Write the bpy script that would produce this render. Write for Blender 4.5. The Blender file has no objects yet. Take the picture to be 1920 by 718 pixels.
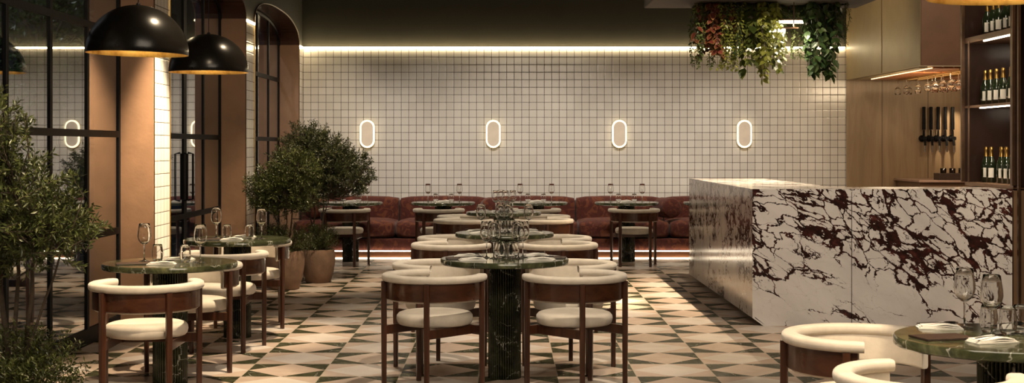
import bpy, bmesh, math, random
import numpy as np
from mathutils import Vector, Matrix
random.seed(7); np.random.seed(7)
PI = math.pi
S = bpy.context.scene
COL = S.collection

# ------------------------------------------------------------------ nodes / materials
def new_mat(name):
    m = bpy.data.materials.new(name); m.use_nodes = True
    nt = m.node_tree
    for n in list(nt.nodes): nt.nodes.remove(n)
    out = nt.nodes.new('ShaderNodeOutputMaterial')
    return m, nt, out

class NG:
    def __init__(s, nt): s.nt = nt
    def n(s, t, **kw):
        nd = s.nt.nodes.new('ShaderNode' + t)
        for k, v in kw.items(): setattr(nd, k, v)
        return nd
    def l(s, a, b): s.nt.links.new(a, b)
    def put(s, sock, v):
        if isinstance(v, (int, float)): sock.default_value = v
        elif isinstance(v, tuple):
            sock.default_value = v if len(v) == len(sock.default_value) else tuple(v) + (1,)
        else: s.l(v, sock)
    def math(s, op, a, b=0.0, c=None, clamp=False):
        nd = s.n('Math', operation=op, use_clamp=clamp)
        s.put(nd.inputs[0], a); s.put(nd.inputs[1], b)
        if c is not None: s.put(nd.inputs[2], c)
        return nd.outputs[0]
    def mix(s, f, a, b):
        nd = s.n('Mix', data_type='RGBA')
        s.put(nd.inputs[0], f); s.put(nd.inputs[6], a); s.put(nd.inputs[7], b)
        return nd.outputs[2]
    def pos(s):
        return s.n('NewGeometry').outputs['Position']
    def obj(s):
        return s.n('TexCoord').outputs['Object']
    def map(s, v, loc=(0,0,0), rot=(0,0,0), sc=(1,1,1)):
        nd = s.n('Mapping'); s.l(v, nd.inputs[0])
        nd.inputs[1].default_value = loc; nd.inputs[2].default_value = rot; nd.inputs[3].default_value = sc
        return nd.outputs[0]
    def noise(s, v, scale, det=3, rough=.55, dist=0):
        nd = s.n('TexNoise'); s.l(v, nd.inputs['Vector'])
        nd.inputs['Scale'].default_value = scale; nd.inputs['Detail'].default_value = det
        nd.inputs['Roughness'].default_value = rough; nd.inputs['Distortion'].default_value = dist
        return nd
    def ramp(s, f, stops):
        nd = s.n('ValToRGB'); s.l(f, nd.inputs[0])
        el = nd.color_ramp.elements
        while len(el) < len(stops): el.new(.5)
        for e, (p, c) in zip(el, stops):
            e.position = p; e.color = c if len(c) == 4 else tuple(c) + (1,)
        return nd.outputs[0]
    def bump(s, h, strength=.2, dist=.01):
        nd = s.n('Bump'); s.l(h, nd.inputs['Height'])
        nd.inputs['Strength'].default_value = strength; nd.inputs['Distance'].default_value = dist
        return nd.outputs[0]
    def principled(s, out, color, rough=.5, metal=0, normal=None, coat=0, spec=None, sheen=0):
        p = s.n('BsdfPrincipled')
        s.put(p.inputs['Base Color'], color); s.put(p.inputs['Roughness'], rough)
        p.inputs['Metallic'].default_value = metal
        if normal is not None: s.l(normal, p.inputs['Normal'])
        if coat: p.inputs['Coat Weight'].default_value = coat; p.inputs['Coat Roughness'].default_value = .1
        if spec is not None: s.put(p.inputs['Specular IOR Level'], spec)
        if sheen: p.inputs['Sheen Weight'].default_value = sheen
        s.l(p.outputs[0], out.inputs[0])
        return p

def m_plain(name, c, rough=.5, metal=0, var=.15, scale=12, bump=.0, coat=0, sheen=0, stretch=(1,1,1), spec=None):
    m, nt, out = new_mat(name); g = NG(nt)
    v = g.map(g.obj(), sc=stretch)
    nz = g.noise(v, scale, 4)
    lo = tuple(x*(1-var) for x in c); hi = tuple(min(1, x*(1+var)) for x in c)
    col = g.ramp(nz.outputs[0], [(.3, lo), (.7, hi)])
    nrm = g.bump(g.noise(v, scale*6, 3).outputs[0], bump) if bump else None
    g.principled(out, col, rough, metal, nrm, coat, spec, sheen)
    return m

def m_emit(name, c, st):
    m, nt, out = new_mat(name); g = NG(nt)
    e = g.n('Emission'); e.inputs[0].default_value = tuple(c) + (1,); e.inputs[1].default_value = st
    g.l(e.outputs[0], out.inputs[0]); return m

def m_thin_glass(name, tint=(1,1,1), ior=1.5, boost=1.0, rough=0.0):
    m, nt, out = new_mat(name); g = NG(nt)
    lw = g.n('LayerWeight'); lw.inputs[0].default_value = .5
    f = g.math('MULTIPLY_ADD', g.math('POWER', lw.outputs['Facing'], ior), boost, .05, clamp=True)
    t = g.n('BsdfTransparent'); t.inputs[0].default_value = tuple(tint) + (1,)
    gl = g.n('BsdfGlossy'); gl.inputs['Roughness'].default_value = rough
    mx = g.n('MixShader'); g.l(f, mx.inputs[0]); g.l(t.outputs[0], mx.inputs[1]); g.l(gl.outputs[0], mx.inputs[2])
    g.l(mx.outputs[0], out.inputs[0]); return m

def m_solid_glass(name, tint=(1,1,1), ior=1.45):
    m, nt, out = new_mat(name); g = NG(nt)
    gl = g.n('BsdfGlass'); gl.inputs[0].default_value = tuple(tint) + (1,); gl.inputs['IOR'].default_value = ior
    gl.inputs['Roughness'].default_value = 0
    g.l(gl.outputs[0], out.inputs[0]); return m

TILE = .1053
def m_tile(name, axis):
    # glazed square tiles; axis = 'x' (wall facing y) or 'y' (wall facing x)
    m, nt, out = new_mat(name); g = NG(nt)
    sep = g.n('SeparateXYZ'); g.l(g.pos(), sep.inputs[0])
    if axis == 'x': a = g.math('ADD', sep.outputs[0], 2.604 + 20*TILE)
    else: a = g.math('ADD', sep.outputs[1], -19.1 + 200*TILE)
    b = g.math('ADD', sep.outputs[2], -2.7215 + 40*TILE)
    ua = g.math('DIVIDE', a, TILE); ub = g.math('DIVIDE', b, TILE)
    fa = g.math('FRACT', ua); fb = g.math('FRACT', ub)
    ia = g.math('FLOOR', ua); ib = g.math('FLOOR', ub)
    da = g.math('ABSOLUTE', g.math('SUBTRACT', fa, .5)); db = g.math('ABSOLUTE', g.math('SUBTRACT', fb, .5))
    d = g.math('MAXIMUM', da, db)
    grout = g.math('GREATER_THAN', d, .472)
    cv = g.n('CombineXYZ'); g.l(ia, cv.inputs[0]); g.l(ib, cv.inputs[1])
    wn = g.n('TexWhiteNoise', noise_dimensions='2D'); g.l(cv.outputs[0], wn.inputs['Vector'])
    nz = g.noise(g.pos(), 9, 4, .7)
    col = g.ramp(wn.outputs['Value'], [(0, (.63,.595,.54)), (1, (.69,.655,.60))])
    speck = g.noise(g.pos(), 220, 2, .5)
    sp = g.ramp(speck.outputs[0], [(.70, (0,0,0)), (.76, (1,1,1))])
    col = g.mix(g.math('MULTIPLY', sp, .35), col, (.30,.27,.23))
    col = g.mix(grout, col, (.045,.030,.019))
    # per-tile tilt plus wavy glaze
    rough = g.math('MULTIPLY_ADD', grout, .6, g.math('MULTIPLY_ADD', nz.outputs[0], .16, .10))
    pil = g.math('MULTIPLY', g.ramp(d, [(.40, (1,1,1)), (.47, (0,0,0))]), 1.0)
    w2 = g.noise(g.pos(), 24, 2, .5)
    tl = g.math('MULTIPLY', g.math('SUBTRACT', fa, .5), g.math('SUBTRACT', wn.outputs['Value'], .5))
    h = g.math('ADD', g.math('MULTIPLY', pil, .5), g.math('MULTIPLY_ADD', w2.outputs[0], .5, g.math('MULTIPLY', tl, .6)))
    g.principled(out, col, rough, 0, g.bump(h, .22, .004))
    return m

def m_floor(name):
    m, nt, out = new_mat(name); g = NG(nt)
    W = .5066
    sep = g.n('SeparateXYZ'); g.l(g.pos(), sep.inputs[0])
    ua = g.math('DIVIDE', g.math('ADD', sep.outputs[0], 1.6865 + 40*W), W)
    ub = g.math('DIVIDE', g.math('ADD', sep.outputs[1], -8.731 + 40*W), W)
    fa = g.math('ABSOLUTE', g.math('SUBTRACT', g.math('FRACT', ua), .5)); fb = g.math('ABSOLUTE', g.math('SUBTRACT', g.math('FRACT', ub), .5))
    ia = g.math('FLOOR', ua); ib = g.math('FLOOR', ub)
    odd = g.math('MODULO', g.math('ADD', ia, ib), 2.0)
    odd = g.math('GREATER_THAN', odd, .5)
    dia = g.math('LESS_THAN', g.math('ADD', fa, fb), .5)
    cv = g.n('CombineXYZ'); g.l(ia, cv.inputs[0]); g.l(ib, cv.inputs[1]); g.l(dia, cv.inputs[2])
    wn = g.n('TexWhiteNoise', noise_dimensions='3D'); g.l(cv.outputs[0], wn.inputs['Vector'])
    # shift the marble per piece
    sh = g.n('VectorMath', operation='SCALE'); g.l(wn.outputs['Color'], sh.inputs[0]); sh.inputs['Scale'].default_value = 9
    pv = g.n('VectorMath', operation='ADD'); g.l(g.pos(), pv.inputs[0]); g.l(sh.outputs[0], pv.inputs[1])
    pv = pv.outputs[0]
    n1 = g.noise(pv, 5, 5, .6, .6)
    pink = g.ramp(n1.outputs[0], [(.3, (.43,.325,.262)), (.7, (.53,.42,.345))])
    white = g.ramp(n1.outputs[0], [(.3, (.53,.465,.415)), (.7, (.63,.56,.51))])
    n2 = g.noise(pv, 9, 6, .65, 1.2)
    green = g.ramp(n2.outputs[0], [(.3, (.022,.022,.012)), (.6, (.060,.060,.032)), (.75, (.11,.105,.06))])
    vv = g.n('TexVoronoi', feature='DISTANCE_TO_EDGE'); g.l(g.map(pv, sc=(1,1,1)), vv.inputs['Vector']); vv.inputs['Scale'].default_value = 3.5
    nw = g.noise(pv, 14, 4, .6)
    vd = g.math('ADD', vv.outputs['Distance'], g.math('MULTIPLY', g.math('SUBTRACT', nw.outputs[0], .5), .14))
    vm = g.ramp(g.math('ABSOLUTE', vd), [(.0, (1,1,1)), (.006, (0,0,0))])
    green = g.mix(g.math('MULTIPLY', vm, .6), green, (.55,.53,.47))
    a = g.mix(dia, pink, white)      # odd tiles: white rhombus in pink
    b = g.mix(dia, green, pink)      # even tiles: pink rhombus in green
    col = g.mix(odd, b, a)
    ge = g.math('GREATER_THAN', fa, .4945)
    ge2 = g.math('GREATER_THAN', fb, .4965)
    col = g.mix(ge, col, (.42,.36,.28)); col = g.mix(g.math('MULTIPLY', ge2, .6), col, (.30,.25,.20))
    rn = g.noise(g.pos(), 3, 4, .6)
    rough = g.math('MULTIPLY_ADD', rn.outputs[0], .16, .10)
    h = g.math('ADD', g.math('MULTIPLY', g.noise(g.pos(), 3.2, 2).outputs[0], 1), g.math('MULTIPLY', ge, -.3))
    nb = g.bump(h, .06, .01)
    df = g.n('BsdfDiffuse'); g.l(col, df.inputs[0]); g.l(nb, df.inputs['Normal'])
    gl = g.n('BsdfGlossy'); g.l(rough, gl.inputs['Roughness']); g.l(nb, gl.inputs['Normal'])
    lw = g.n('LayerWeight'); lw.inputs[0].default_value = .3
    fac = g.math('MULTIPLY_ADD', lw.outputs['Facing'], .15, .04)
    mx = g.n('MixShader'); g.l(fac, mx.inputs[0]); g.l(df.outputs[0], mx.inputs[1]); g.l(gl.outputs[0], mx.inputs[2])
    g.l(mx.outputs[0], out.inputs[0])
    return m

def m_breccia(name):
    # white marble shattered by burgundy veins
    m, nt, out = new_mat(name); g = NG(nt)
    P = g.map(g.map(g.pos(), loc=(.95, 0, .55), rot=(0, math.radians(-36), 0)), sc=(.70, .9, 1.30))
    dn = g.noise(P, 2.0, 3, .55)
    ds = g.n('VectorMath', operation='SCALE'); g.l(dn.outputs['Color'], ds.inputs[0]); ds.inputs['Scale'].default_value = .45
    dn2 = g.noise(P, 9, 5, .65)
    ds2 = g.n('VectorMath', operation='SCALE'); g.l(dn2.outputs['Color'], ds2.inputs[0]); ds2.inputs['Scale'].default_value = .13
    a = g.n('VectorMath', operation='ADD'); g.l(P, a.inputs[0]); g.l(ds.outputs[0], a.inputs[1])
    b = g.n('VectorMath', operation='ADD'); g.l(a.outputs[0], b.inputs[0]); g.l(ds2.outputs[0], b.inputs[1])
    Q = b.outputs[0]
    sz = g.n('SeparateXYZ'); g.l(g.pos(), sz.inputs[0])
    top = g.math('MULTIPLY', g.math('SUBTRACT', sz.outputs[2], .66), .24)
    big = g.noise(P, 1.6, 2, .5, .4)                       # where the veins crowd
    dens = g.ramp(g.math('ADD', big.outputs[0], top), [(.385, (0,0,0)), (.455, (1,1,1))])
    def edges(scale):
        v = g.n('TexVoronoi', feature='DISTANCE_TO_EDGE'); g.l(Q, v.inputs['Vector']); v.inputs['Scale'].default_value = scale
        return v.outputs['Distance']
    e1 = edges(2.7); e2 = edges(6.2); e3 = edges(14)
    tn = g.noise(P, 5.0, 4, .65)
    nn = g.math('MULTIPLY', g.math('SUBTRACT', tn.outputs[0], .40), 3.6, clamp=True)
    n2 = g.math('POWER', nn, 1.6)
    t1 = g.math('MULTIPLY', g.math('MULTIPLY_ADD', n2, .085, .007), g.math('MULTIPLY_ADD', dens, .75, .32))
    t2 = g.math('MULTIPLY', g.math('MULTIPLY_ADD', n2, .105, .036), dens)
    t3 = g.math('MULTIPLY', g.math('MULTIPLY_ADD', n2, .20, -.02), dens)
    v1 = g.math('MULTIPLY', g.math('SUBTRACT', t1, e1), 150, clamp=True)
    v2 = g.math('MULTIPLY', g.math('SUBTRACT', t2, e2), 70, clamp=True)
    v3 = g.math('MULTIPLY', g.math('SUBTRACT', t3, e3), 40, clamp=True)
    vein = g.math('MAXIMUM', g.math('MAXIMUM', v1, v2), v3)
    fine = edges(5.2)
    thin = g.ramp(fine, [(.0, (1,1,1)), (.010, (0,0,0))])
    thin = g.math('MULTIPLY', thin, g.math('MULTIPLY', g.ramp(tn.outputs[0], [(.42, (0,0,0)), (.6, (1,1,1))]), .5))
    base = g.ramp(g.noise(P, 3, 5, .6, .5).outputs[0], [(.3, (.60,.565,.55)), (.7, (.74,.705,.685))])
    cv = g.noise(P, 16, 4, .7)
    vcol = g.ramp(cv.outputs[0], [(.35, (.014,.008,.007)), (.56, (.038,.013,.011)), (.72, (.12,.036,.028))])
    col = g.mix(thin, base, (.33,.27,.24))
    col = g.mix(vein, col, vcol)
    g.principled(out, col, .13, 0)
    return m

def m_green_marble(name, lift=1.0):
    m, nt, out = new_mat(name); g = NG(nt)
    P = g.pos()
    n1 = g.noise(P, 7, 6, .65, 1.0)
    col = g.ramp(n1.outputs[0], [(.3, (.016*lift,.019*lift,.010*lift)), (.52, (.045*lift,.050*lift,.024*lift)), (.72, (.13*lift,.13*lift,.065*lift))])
    dn = g.noise(P, 4, 4, .6)
    ds = g.n('VectorMath', operation='SCALE'); g.l(dn.outputs['Color'], ds.inputs[0]); ds.inputs['Scale'].default_value = .35
    a = g.n('VectorMath', operation='ADD'); g.l(P, a.inputs[0]); g.l(ds.outputs[0], a.inputs[1])
    v = g.n('TexVoronoi', feature='DISTANCE_TO_EDGE'); g.l(a.outputs[0], v.inputs['Vector']); v.inputs['Scale'].default_value = 5
    vm = g.ramp(v.outputs['Distance'], [(0, (1,1,1)), (.018, (0,0,0))])
    vm = g.math('MULTIPLY', vm, g.ramp(g.noise(P, 8, 2).outputs[0], [(.42, (0,0,0)), (.6, (1,1,1))]))
    col = g.mix(g.math('MULTIPLY', vm, .75), col, (.55,.54,.47))
    g.principled(out, col, .12, 0)
    return m

def m_wood(name, dark, light, rough=.35, stretch=(30, 30, 2.0), coat=0.0):
    m, nt, out = new_mat(name); g = NG(nt)
    v = g.map(g.obj(), sc=stretch)
    n1 = g.noise(v, 1.0, 5, .6, .8)
    col = g.ramp(n1.outputs[0], [(.3, dark), (.7, light)])
    g.principled(out, col, rough, 0, g.bump(n1.outputs[0], .05), coat)
    return m

def m_wood_wall(name):
    m, nt, out = new_mat(name); g = NG(nt)
    v = g.map(g.pos(), sc=(9, 9, .9))
    n1 = g.noise(v, 1.0, 6, .6, 1.2)
    col = g.ramp(n1.outputs[0], [(.3, (.235,.155,.085)), (.7, (.335,.235,.135))])
    sep = g.n('SeparateXYZ'); g.l(g.pos(), sep.inputs[0])
    f = g.math('FRACT', g.math('DIVIDE', g.math('ADD', sep.outputs[0], -5.276 + .642*8), .642))
    d = g.math('ABSOLUTE', g.math('SUBTRACT', f, .5))
    col = g.mix(g.math('GREATER_THAN', d, .492), col, (.10,.06,.03))
    g.principled(out, col, .45, 0, g.bump(n1.outputs[0], .06))
    return m

def m_velvet(name):
    m, nt, out = new_mat(name); g = NG(nt)
    n1 = g.noise(g.pos(), 7.5, 4, .55, 1.6)
    pat = g.ramp(n1.outputs[0], [(.52, (0,0,0)), (.57, (1,1,1))])
    n2 = g.noise(g.pos(), 26, 3, .6)
    base = g.ramp(n2.outputs[0], [(.3, (.042,.009,.006)), (.7, (.072,.016,.010))])
    col = g.mix(g.math('MULTIPLY', pat, .75), base, (.120,.036,.015))
    g.principled(out, col, .8, 0, g.bump(n2.outputs[0], .05), sheen=.08, spec=.2)
    return m

def m_leaf(name, c1, c2, c3, rough=.36, trans=.12):
    m, nt, out = new_mat(name); g = NG(nt)
    ri = g.n('NewGeometry').outputs['Random Per Island']
    col = g.ramp(ri, [(0, c1), (.5, c2), (1, c3)])
    p = g.n('BsdfPrincipled'); g.l(col, p.inputs['Base Color']); p.inputs['Roughness'].default_value = rough
    t = g.n('BsdfTranslucent'); g.l(col, t.inputs[0])
    mx = g.n('MixShader'); mx.inputs[0].default_value = trans
    g.l(p.outputs[0], mx.inputs[1]); g.l(t.outputs[0], mx.inputs[2]); g.l(mx.outputs[0], out.inputs[0])
    return m

def m_leaf_edge(name, inner, edge):
    # two-tone leaf: uses the leaf's own UV (v across, 0 at rib)
    m, nt, out = new_mat(name); g = NG(nt)
    uv = g.n('UVMap').outputs[0]
    sep = g.n('SeparateXYZ'); g.l(uv, sep.inputs[0])
    f = g.ramp(sep.outputs[0], [(.80, (0,0,0)), (.98, (1,1,1))])
    ri = g.n('NewGeometry').outputs['Random Per Island']
    inn = g.ramp(ri, [(0, tuple(x*.6 for x in inner)), (1, inner)])
    col = g.mix(f, inn, edge)
    g.principled(out, col, .42)
    return m

M = {}
M['tile_x'] = m_tile('glazed_tile_back', 'x'); M['tile_y'] = m_tile('glazed_tile_side', 'y')
M['floor'] = m_floor('rhombus_marble_floor')
M['breccia'] = m_breccia('burgundy_marble')
M['gmarble'] = m_green_marble('green_marble')
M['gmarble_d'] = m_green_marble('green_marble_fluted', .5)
M['olive'] = m_plain('dark_olive_paint', (.022,.019,.010), .75, var=.12, scale=3)
M['terra'] = m_plain('terracotta_plaster', (.25,.140,.080), .62, var=.12, scale=5, bump=.08)
M['reveal'] = m_plain('brown_arch_lining', (.050,.022,.014), .22, var=.2, scale=3)
M['black'] = m_plain('black_metal', (.006,.006,.007), .55, 0, var=.2, spec=.12)
M['black_s'] = m_plain('black_satin_lamp', (.007,.006,.005), .24, 0, var=.2, spec=.22)
M['brass'] = m_plain('brass', (.55,.36,.13), .28, 1, var=.1)
M['bronze'] = m_plain('dark_bronze', (.10,.055,.03), .35, .7, var=.2)
def m_goldleaf():
    m, nt, out = new_mat('gold_leaf'); g = NG(nt)
    n = g.noise(g.obj(), 9, 5, .65)
    col = g.ramp(n.outputs[0], [(.3, (.30,.16,.04)), (.5, (.62,.38,.10)), (.75, (.80,.56,.20))])
    g.principled(out, col, .42, .85, g.bump(n.outputs[0], .25)); return m
M['gold'] = m_goldleaf()
M['walnut'] = m_wood('walnut', (.035,.011,.005), (.085,.029,.013), .30, coat=.3)
M['walnut_b'] = m_wood('walnut_veneer', (.038,.011,.005), (.090,.031,.013), .27, (5, 5, 14), .4)
M['cream'] = m_plain('cream_velvet', (.66,.59,.50), .85, var=.10, scale=14, bump=.05, sheen=.3)
M['velvet'] = m_velvet('rust_velvet')
M['woodwall'] = m_wood_wall('bar_wall_wood')
M['bronzewall'] = m_plain('satin_bronze_panel', (.27,.20,.10), .5, 0.0, var=.10, scale=3)
M['redbrown'] = m_plain('red_brown_plaster', (.15,.075,.045), .6, var=.12, scale=4)
M['tanwall'] = m_plain('brown_panel_wall', (.17,.095,.05), .5, var=.12, scale=3)
M['copper'] = m_wood('copper_slats', (.24,.075,.024), (.38,.13,.042), .38, (2, 30, 30))
M['cabinet'] = m_plain('smoked_panel', (.028,.015,.011), .18, .0, var=.2, scale=4)
M['shelf'] = m_plain('bronze_shelf', (.16,.085,.045), .4, .3, var=.15)
M['plinth'] = m_wood('plinth_wood', (.12,.045,.018), (.22,.085,.035), .4, (3, 20, 20))
M['counter'] = m_plain('rose_stone_counter', (.38,.25,.20), .35, var=.1, scale=8)
M['clay'] = m_plain('clay_pot', (.24,.145,.095), .85, var=.22, scale=9, bump=.25)
M['clay_d'] = m_plain('clay_pot_dark', (.19,.115,.075), .85, var=.22, scale=9, bump=.25)
M['soil'] = m_plain('soil', (.03,.02,.012), .95, var=.4, scale=40, bump=.4)
M['bark'] = m_plain('bark', (.055,.038,.024), .9, var=.35, scale=25, bump=.4)
M['olive_leaf'] = m_leaf('olive_leaf', (.026,.037,.009), (.058,.074,.017), (.125,.138,.042))
M['olive_leaf_d'] = m_leaf('olive_leaf_dark', (.020,.027,.009), (.042,.052,.018), (.095,.10,.042))
M['shrub_leaf'] = m_leaf('shrub_leaf', (.022,.031,.007), (.048,.062,.013), (.10,.112,.03))
M['coleus'] = m_leaf_edge('coleus_leaf', (.15,.032,.022), (.32,.22,.05))
M['dkgreen'] = m_leaf('dark_trailing_leaf', (.016,.035,.010), (.035,.065,.018), (.07,.10,.032), .35)
M['midgreen'] = m_leaf('philodendron_leaf', (.030,.044,.009), (.065,.080,.016), (.12,.125,.028), .35, .25)
M['lime'] = m_leaf('lime_leaf', (.10,.115,.018), (.17,.18,.028), (.28,.28,.06), .4, .3)
M['smallgreen'] = m_leaf('small_trailing_leaf', (.04,.065,.016), (.085,.115,.03), (.15,.18,.05), .4, .25)
M['napkin'] = m_plain('white_linen', (.80,.77,.71), .85, var=.05, scale=20, bump=.05)
M['leather'] = m_plain('dark_leather', (.045,.025,.018), .45, var=.2, scale=30, bump=.1)
M['steel'] = m_plain('dark_steel_cutlery', (.07,.05,.035), .3, 1, var=.1)
M['chrome'] = m_plain('chrome', (.6,.58,.55), .15, 1, var=.05)
M['glass'] = m_solid_glass('drinking_glass', (.985,.985,.98), 1.46)
M['stem'] = m_solid_glass('glass_stem', (.985,.985,.98), 1.46)
M['pane'] = m_thin_glass('window_glass', (.90,.92,.92), 2.0, .95)
M['cabglass'] = m_thin_glass('cabinet_glass', (.95,.94,.92), 1.2, .35)
M['bottle'] = m_plain('bottle_green_glass', (.010,.016,.006), .08, 0, var=.2, coat=.5)
M['foil'] = m_plain('gold_foil', (.55,.33,.09), .3, 1, var=.15, scale=40)
M['label'] = m_plain('bottle_label_paper', (.80,.75,.66), .7, var=.06)
M['mesh'] = m_plain('dark_woven_mesh', (.05,.042,.035), .8, .1, var=.5, scale=160)
M['plate'] = m_plain('sconce_plate', (.80,.70,.58), .5, var=.05)
M['facade'] = m_plain('facade_stucco', (.22,.21,.20), .9, var=.15, scale=2)
M['facade_d'] = m_plain('facade_dark_glass', (.01,.012,.015), .2, var=.2)
M['asphalt'] = m_plain('street', (.03,.03,.032), .9, var=.2)
M['led_soft'] = m_emit('led_soft', (1.0,.66,.30), 2.6)
M['led'] = m_emit('led_warm', (1.0,.80,.47), 24)
M['led_w'] = m_emit('led_white', (1.0,.84,.60), 9)
M['sconce_led'] = m_emit('sconce_led', (1.0,.80,.45), 3.2)
M['bulb'] = m_emit('lamp_bulb', (1.0,.80,.48), 60)

# ------------------------------------------------------------------ mesh helpers
class B:
    def __init__(s): s.bm = bmesh.new()
    def box(s, c, d, rz=0, bev=0, rot=None, seg=2):
        r = bmesh.ops.create_cube(s.bm, size=1)
        vs = r['verts']
        bmesh.ops.scale(s.bm, vec=d, verts=vs)
        if bev:
            es = list({e for v in vs for e in v.link_edges})
            rr = bmesh.ops.bevel(s.bm, geom=es, offset=bev, segments=seg, affect='EDGES', profile=.5)
            vs = list({v for f in rr['faces'] for v in f.verts} | {v for v in vs if v.is_valid})
        mt = Matrix.Translation(c) @ (rot if rot is not None else Matrix.Rotation(rz, 4, 'Z'))
        bmesh.ops.transform(s.bm, matrix=mt, verts=vs)
        return s
    def lathe(s, prof, seg=32, c=(0,0,0), mat=None):
        # prof: list of (r,z)
        rings = []
        for r, z in prof:
            if r < 1e-6: rings.append([s.bm.verts.new((c[0], c[1], c[2]+z))])
            else: rings.append([s.bm.verts.new((c[0]+r*math.cos(2*PI*k/seg), c[1]+r*math.sin(2*PI*k/seg), c[2]+z)) for k in range(seg)])
        for a, b in zip(rings, rings[1:]):
            for k in range(seg):
                k2 = (k+1) % seg
                if len(a) == 1 and len(b) == 1: continue
                if len(a) == 1: f = (a[0], b[k2], b[k])
                elif len(b) == 1: f = (a[k], a[k2], b[0])
                else: f = (a[k], a[k2], b[k2], b[k])
                try: s.bm.faces.new(f)
                except ValueError: pass
        if mat is not None:
            bmesh.ops.transform(s.bm, matrix=mat, verts=[v for r in rings for v in r])
        return s
    def tube(s, pts, rad, seg=8, cap=True):
        pts = [Vector(p) for p in pts]
        if not isinstance(rad, (list, tuple)): rad = [rad]*len(pts)
        rings = []; up = None
        for i, p in enumerate(pts):
            t = (pts[min(i+1, len(pts)-1)] - pts[max(i-1, 0)]).normalized()
            if up is None:
                up = Vector((0,0,1)) if abs(t.z) < .9 else Vector((1,0,0))
            a = (up - t*up.dot(t)).normalized(); b = t.cross(a); up = a
            rings.append([s.bm.verts.new(p + (a*math.cos(2*PI*k/seg) + b*math.sin(2*PI*k/seg))*rad[i]) for k in range(seg)])
        for a, b in zip(rings, rings[1:]):
            for k in range(seg):
                s.bm.faces.new((a[k], a[(k+1)%seg], b[(k+1)%seg], b[k]))
        if cap:
            s.bm.faces.new(list(reversed(rings[0]))); s.bm.faces.new(rings[-1])
        return s
    def loft(s, rings, closed_ring=True, cap=True):
        vr = [[s.bm.verts.new(p) for p in r] for r in rings]
        n = len(vr[0])
        for a, b in zip(vr, vr[1:]):
            for k in range(n if closed_ring else n-1):
                s.bm.faces.new((a[k], a[(k+1)%n], b[(k+1)%n], b[k]))
        if cap and closed_ring:
            s.bm.faces.new(list(reversed(vr[0]))); s.bm.faces.new(vr[-1])
        return s
    def prism(s, pts, axis, a, b):
        # pts 2D polygon; axis: 'y' -> pts are (x,z); 'x' -> (y,z); 'z' -> (x,y)
        def P(p, t):
            return {'y': (p[0], t, p[1]), 'x': (t, p[0], p[1]), 'z': (p[0], p[1], t)}[axis]
        A = [s.bm.verts.new(P(p, a)) for p in pts]; Bv = [s.bm.verts.new(P(p, b)) for p in pts]
        n = len(pts)
        for k in range(n): s.bm.faces.new((A[k], A[(k+1)%n], Bv[(k+1)%n], Bv[k]))
        s.bm.faces.new(list(reversed(A))); s.bm.faces.new(Bv)
        return s
    def obj(s, name, mat, parent=None, smooth=None, loc=None):
        bmesh.ops.recalc_face_normals(s.bm, faces=s.bm.faces[:])
        me = bpy.data.meshes.new(name); s.bm.to_mesh(me); s.bm.free()
        me.materials.append(mat)
        o = bpy.data.objects.new(name, me); COL.objects.link(o)
        if smooth is not None:
            me.shade_smooth() if hasattr(me, 'shade_smooth') else None
            try: me.set_sharp_from_angle(angle=math.radians(smooth))
            except Exception: pass
        if loc: o.location = loc
        if parent: o.parent = parent
        return o

def tag(o, label, cat, group=None):
    o['label'] = label; o['category'] = cat
    if group: o['group'] = group
    return o
def thing(name, label, cat, loc=(0,0,0), rz=0, group=None):
    o = bpy.data.objects.new(name, None); COL.objects.link(o)
    o.location = loc; o.rotation_euler = (0,0,rz); o.empty_display_size = .1
    return tag(o, label, cat, group)
def struct(o): o['kind'] = 'structure'; return o
def dup(root, loc, rz=0, label=None, group=None, cat=None):
    r = root.copy(); COL.objects.link(r); r.location = loc; r.rotation_euler = (root.rotation_euler.x, root.rotation_euler.y, rz)
    if label: r['label'] = label
    if group: r['group'] = group
    for ch in list(root.children):
        c = ch.copy(); COL.objects.link(c); c.parent = r
        for gch in list(ch.children):
            d = gch.copy(); COL.objects.link(d); d.parent = c
    return r
class Kind:
    """first placement moves the prototype itself, later ones copy it"""
    def __init__(s, make): s.make = make; s.proto = None
    def put(s, loc, rz, label, group=None):
        if s.proto is None:
            s.proto = s.make(); o = s.proto
            o.location = loc; o.rotation_euler.z = rz; o['label'] = label
            if group: o['group'] = group
            return o
        o = dup(s.proto, loc, rz, label, group)
        if not group and 'group' in o: del o['group']
        return o

def rot_to(d):
    d = Vector(d).normalized()
    return Vector((0,0,1)).rotation_difference(d).to_matrix().to_4x4()

# ------------------------------------------------------------------ camera
F = 2560.0; H = 1.47
cam_d = bpy.data.cameras.new('camera'); cam = bpy.data.objects.new('camera', cam_d); COL.objects.link(cam)
cam.location = (0, 0, H); cam.rotation_euler = (PI/2, 0, 0)
cam_d.sensor_width = 36; cam_d.lens = 36*F/1920
cam_d.shift_x = 14/1920; cam_d.shift_y = -84/1920
cam_d.clip_end = 200
cam_d.dof.use_dof = True; cam_d.dof.focus_distance = 9.5; cam_d.dof.aperture_fstop = 9
S.camera = cam

# ------------------------------------------------------------------ room shell
D = 19.10; XW = -2.82; XG = -3.10; ZT = 2.84; ZC = 4.2; XR = 4.2
struct(B().box((2, 8.5, -.05), (10.2, 21.4, .1)).obj('floor', M['floor']))
struct(B().box((2, 8.5, ZC+.05), (10.2, 21.4, .1)).obj('ceiling', M['olive']))
# back wall: tiled wainscot, dark paint above (set back), wood behind the bar
bw = struct(B().box(((XW+4.78)/2, D+.10, ZT/2), (4.78-XW, .2, ZT)).obj('wall_back', M['tile_x']))
struct(B().box((2, D+.16, (ZT+ZC)/2+.0), (10.2, .2, ZC-ZT)).obj('wall_back_upper', M['olive']))
struct(B().box((5.79, D+.08, 1.2), (2.02, .2, 2.4)).obj('wall_back_bar', M['woodwall']))
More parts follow.
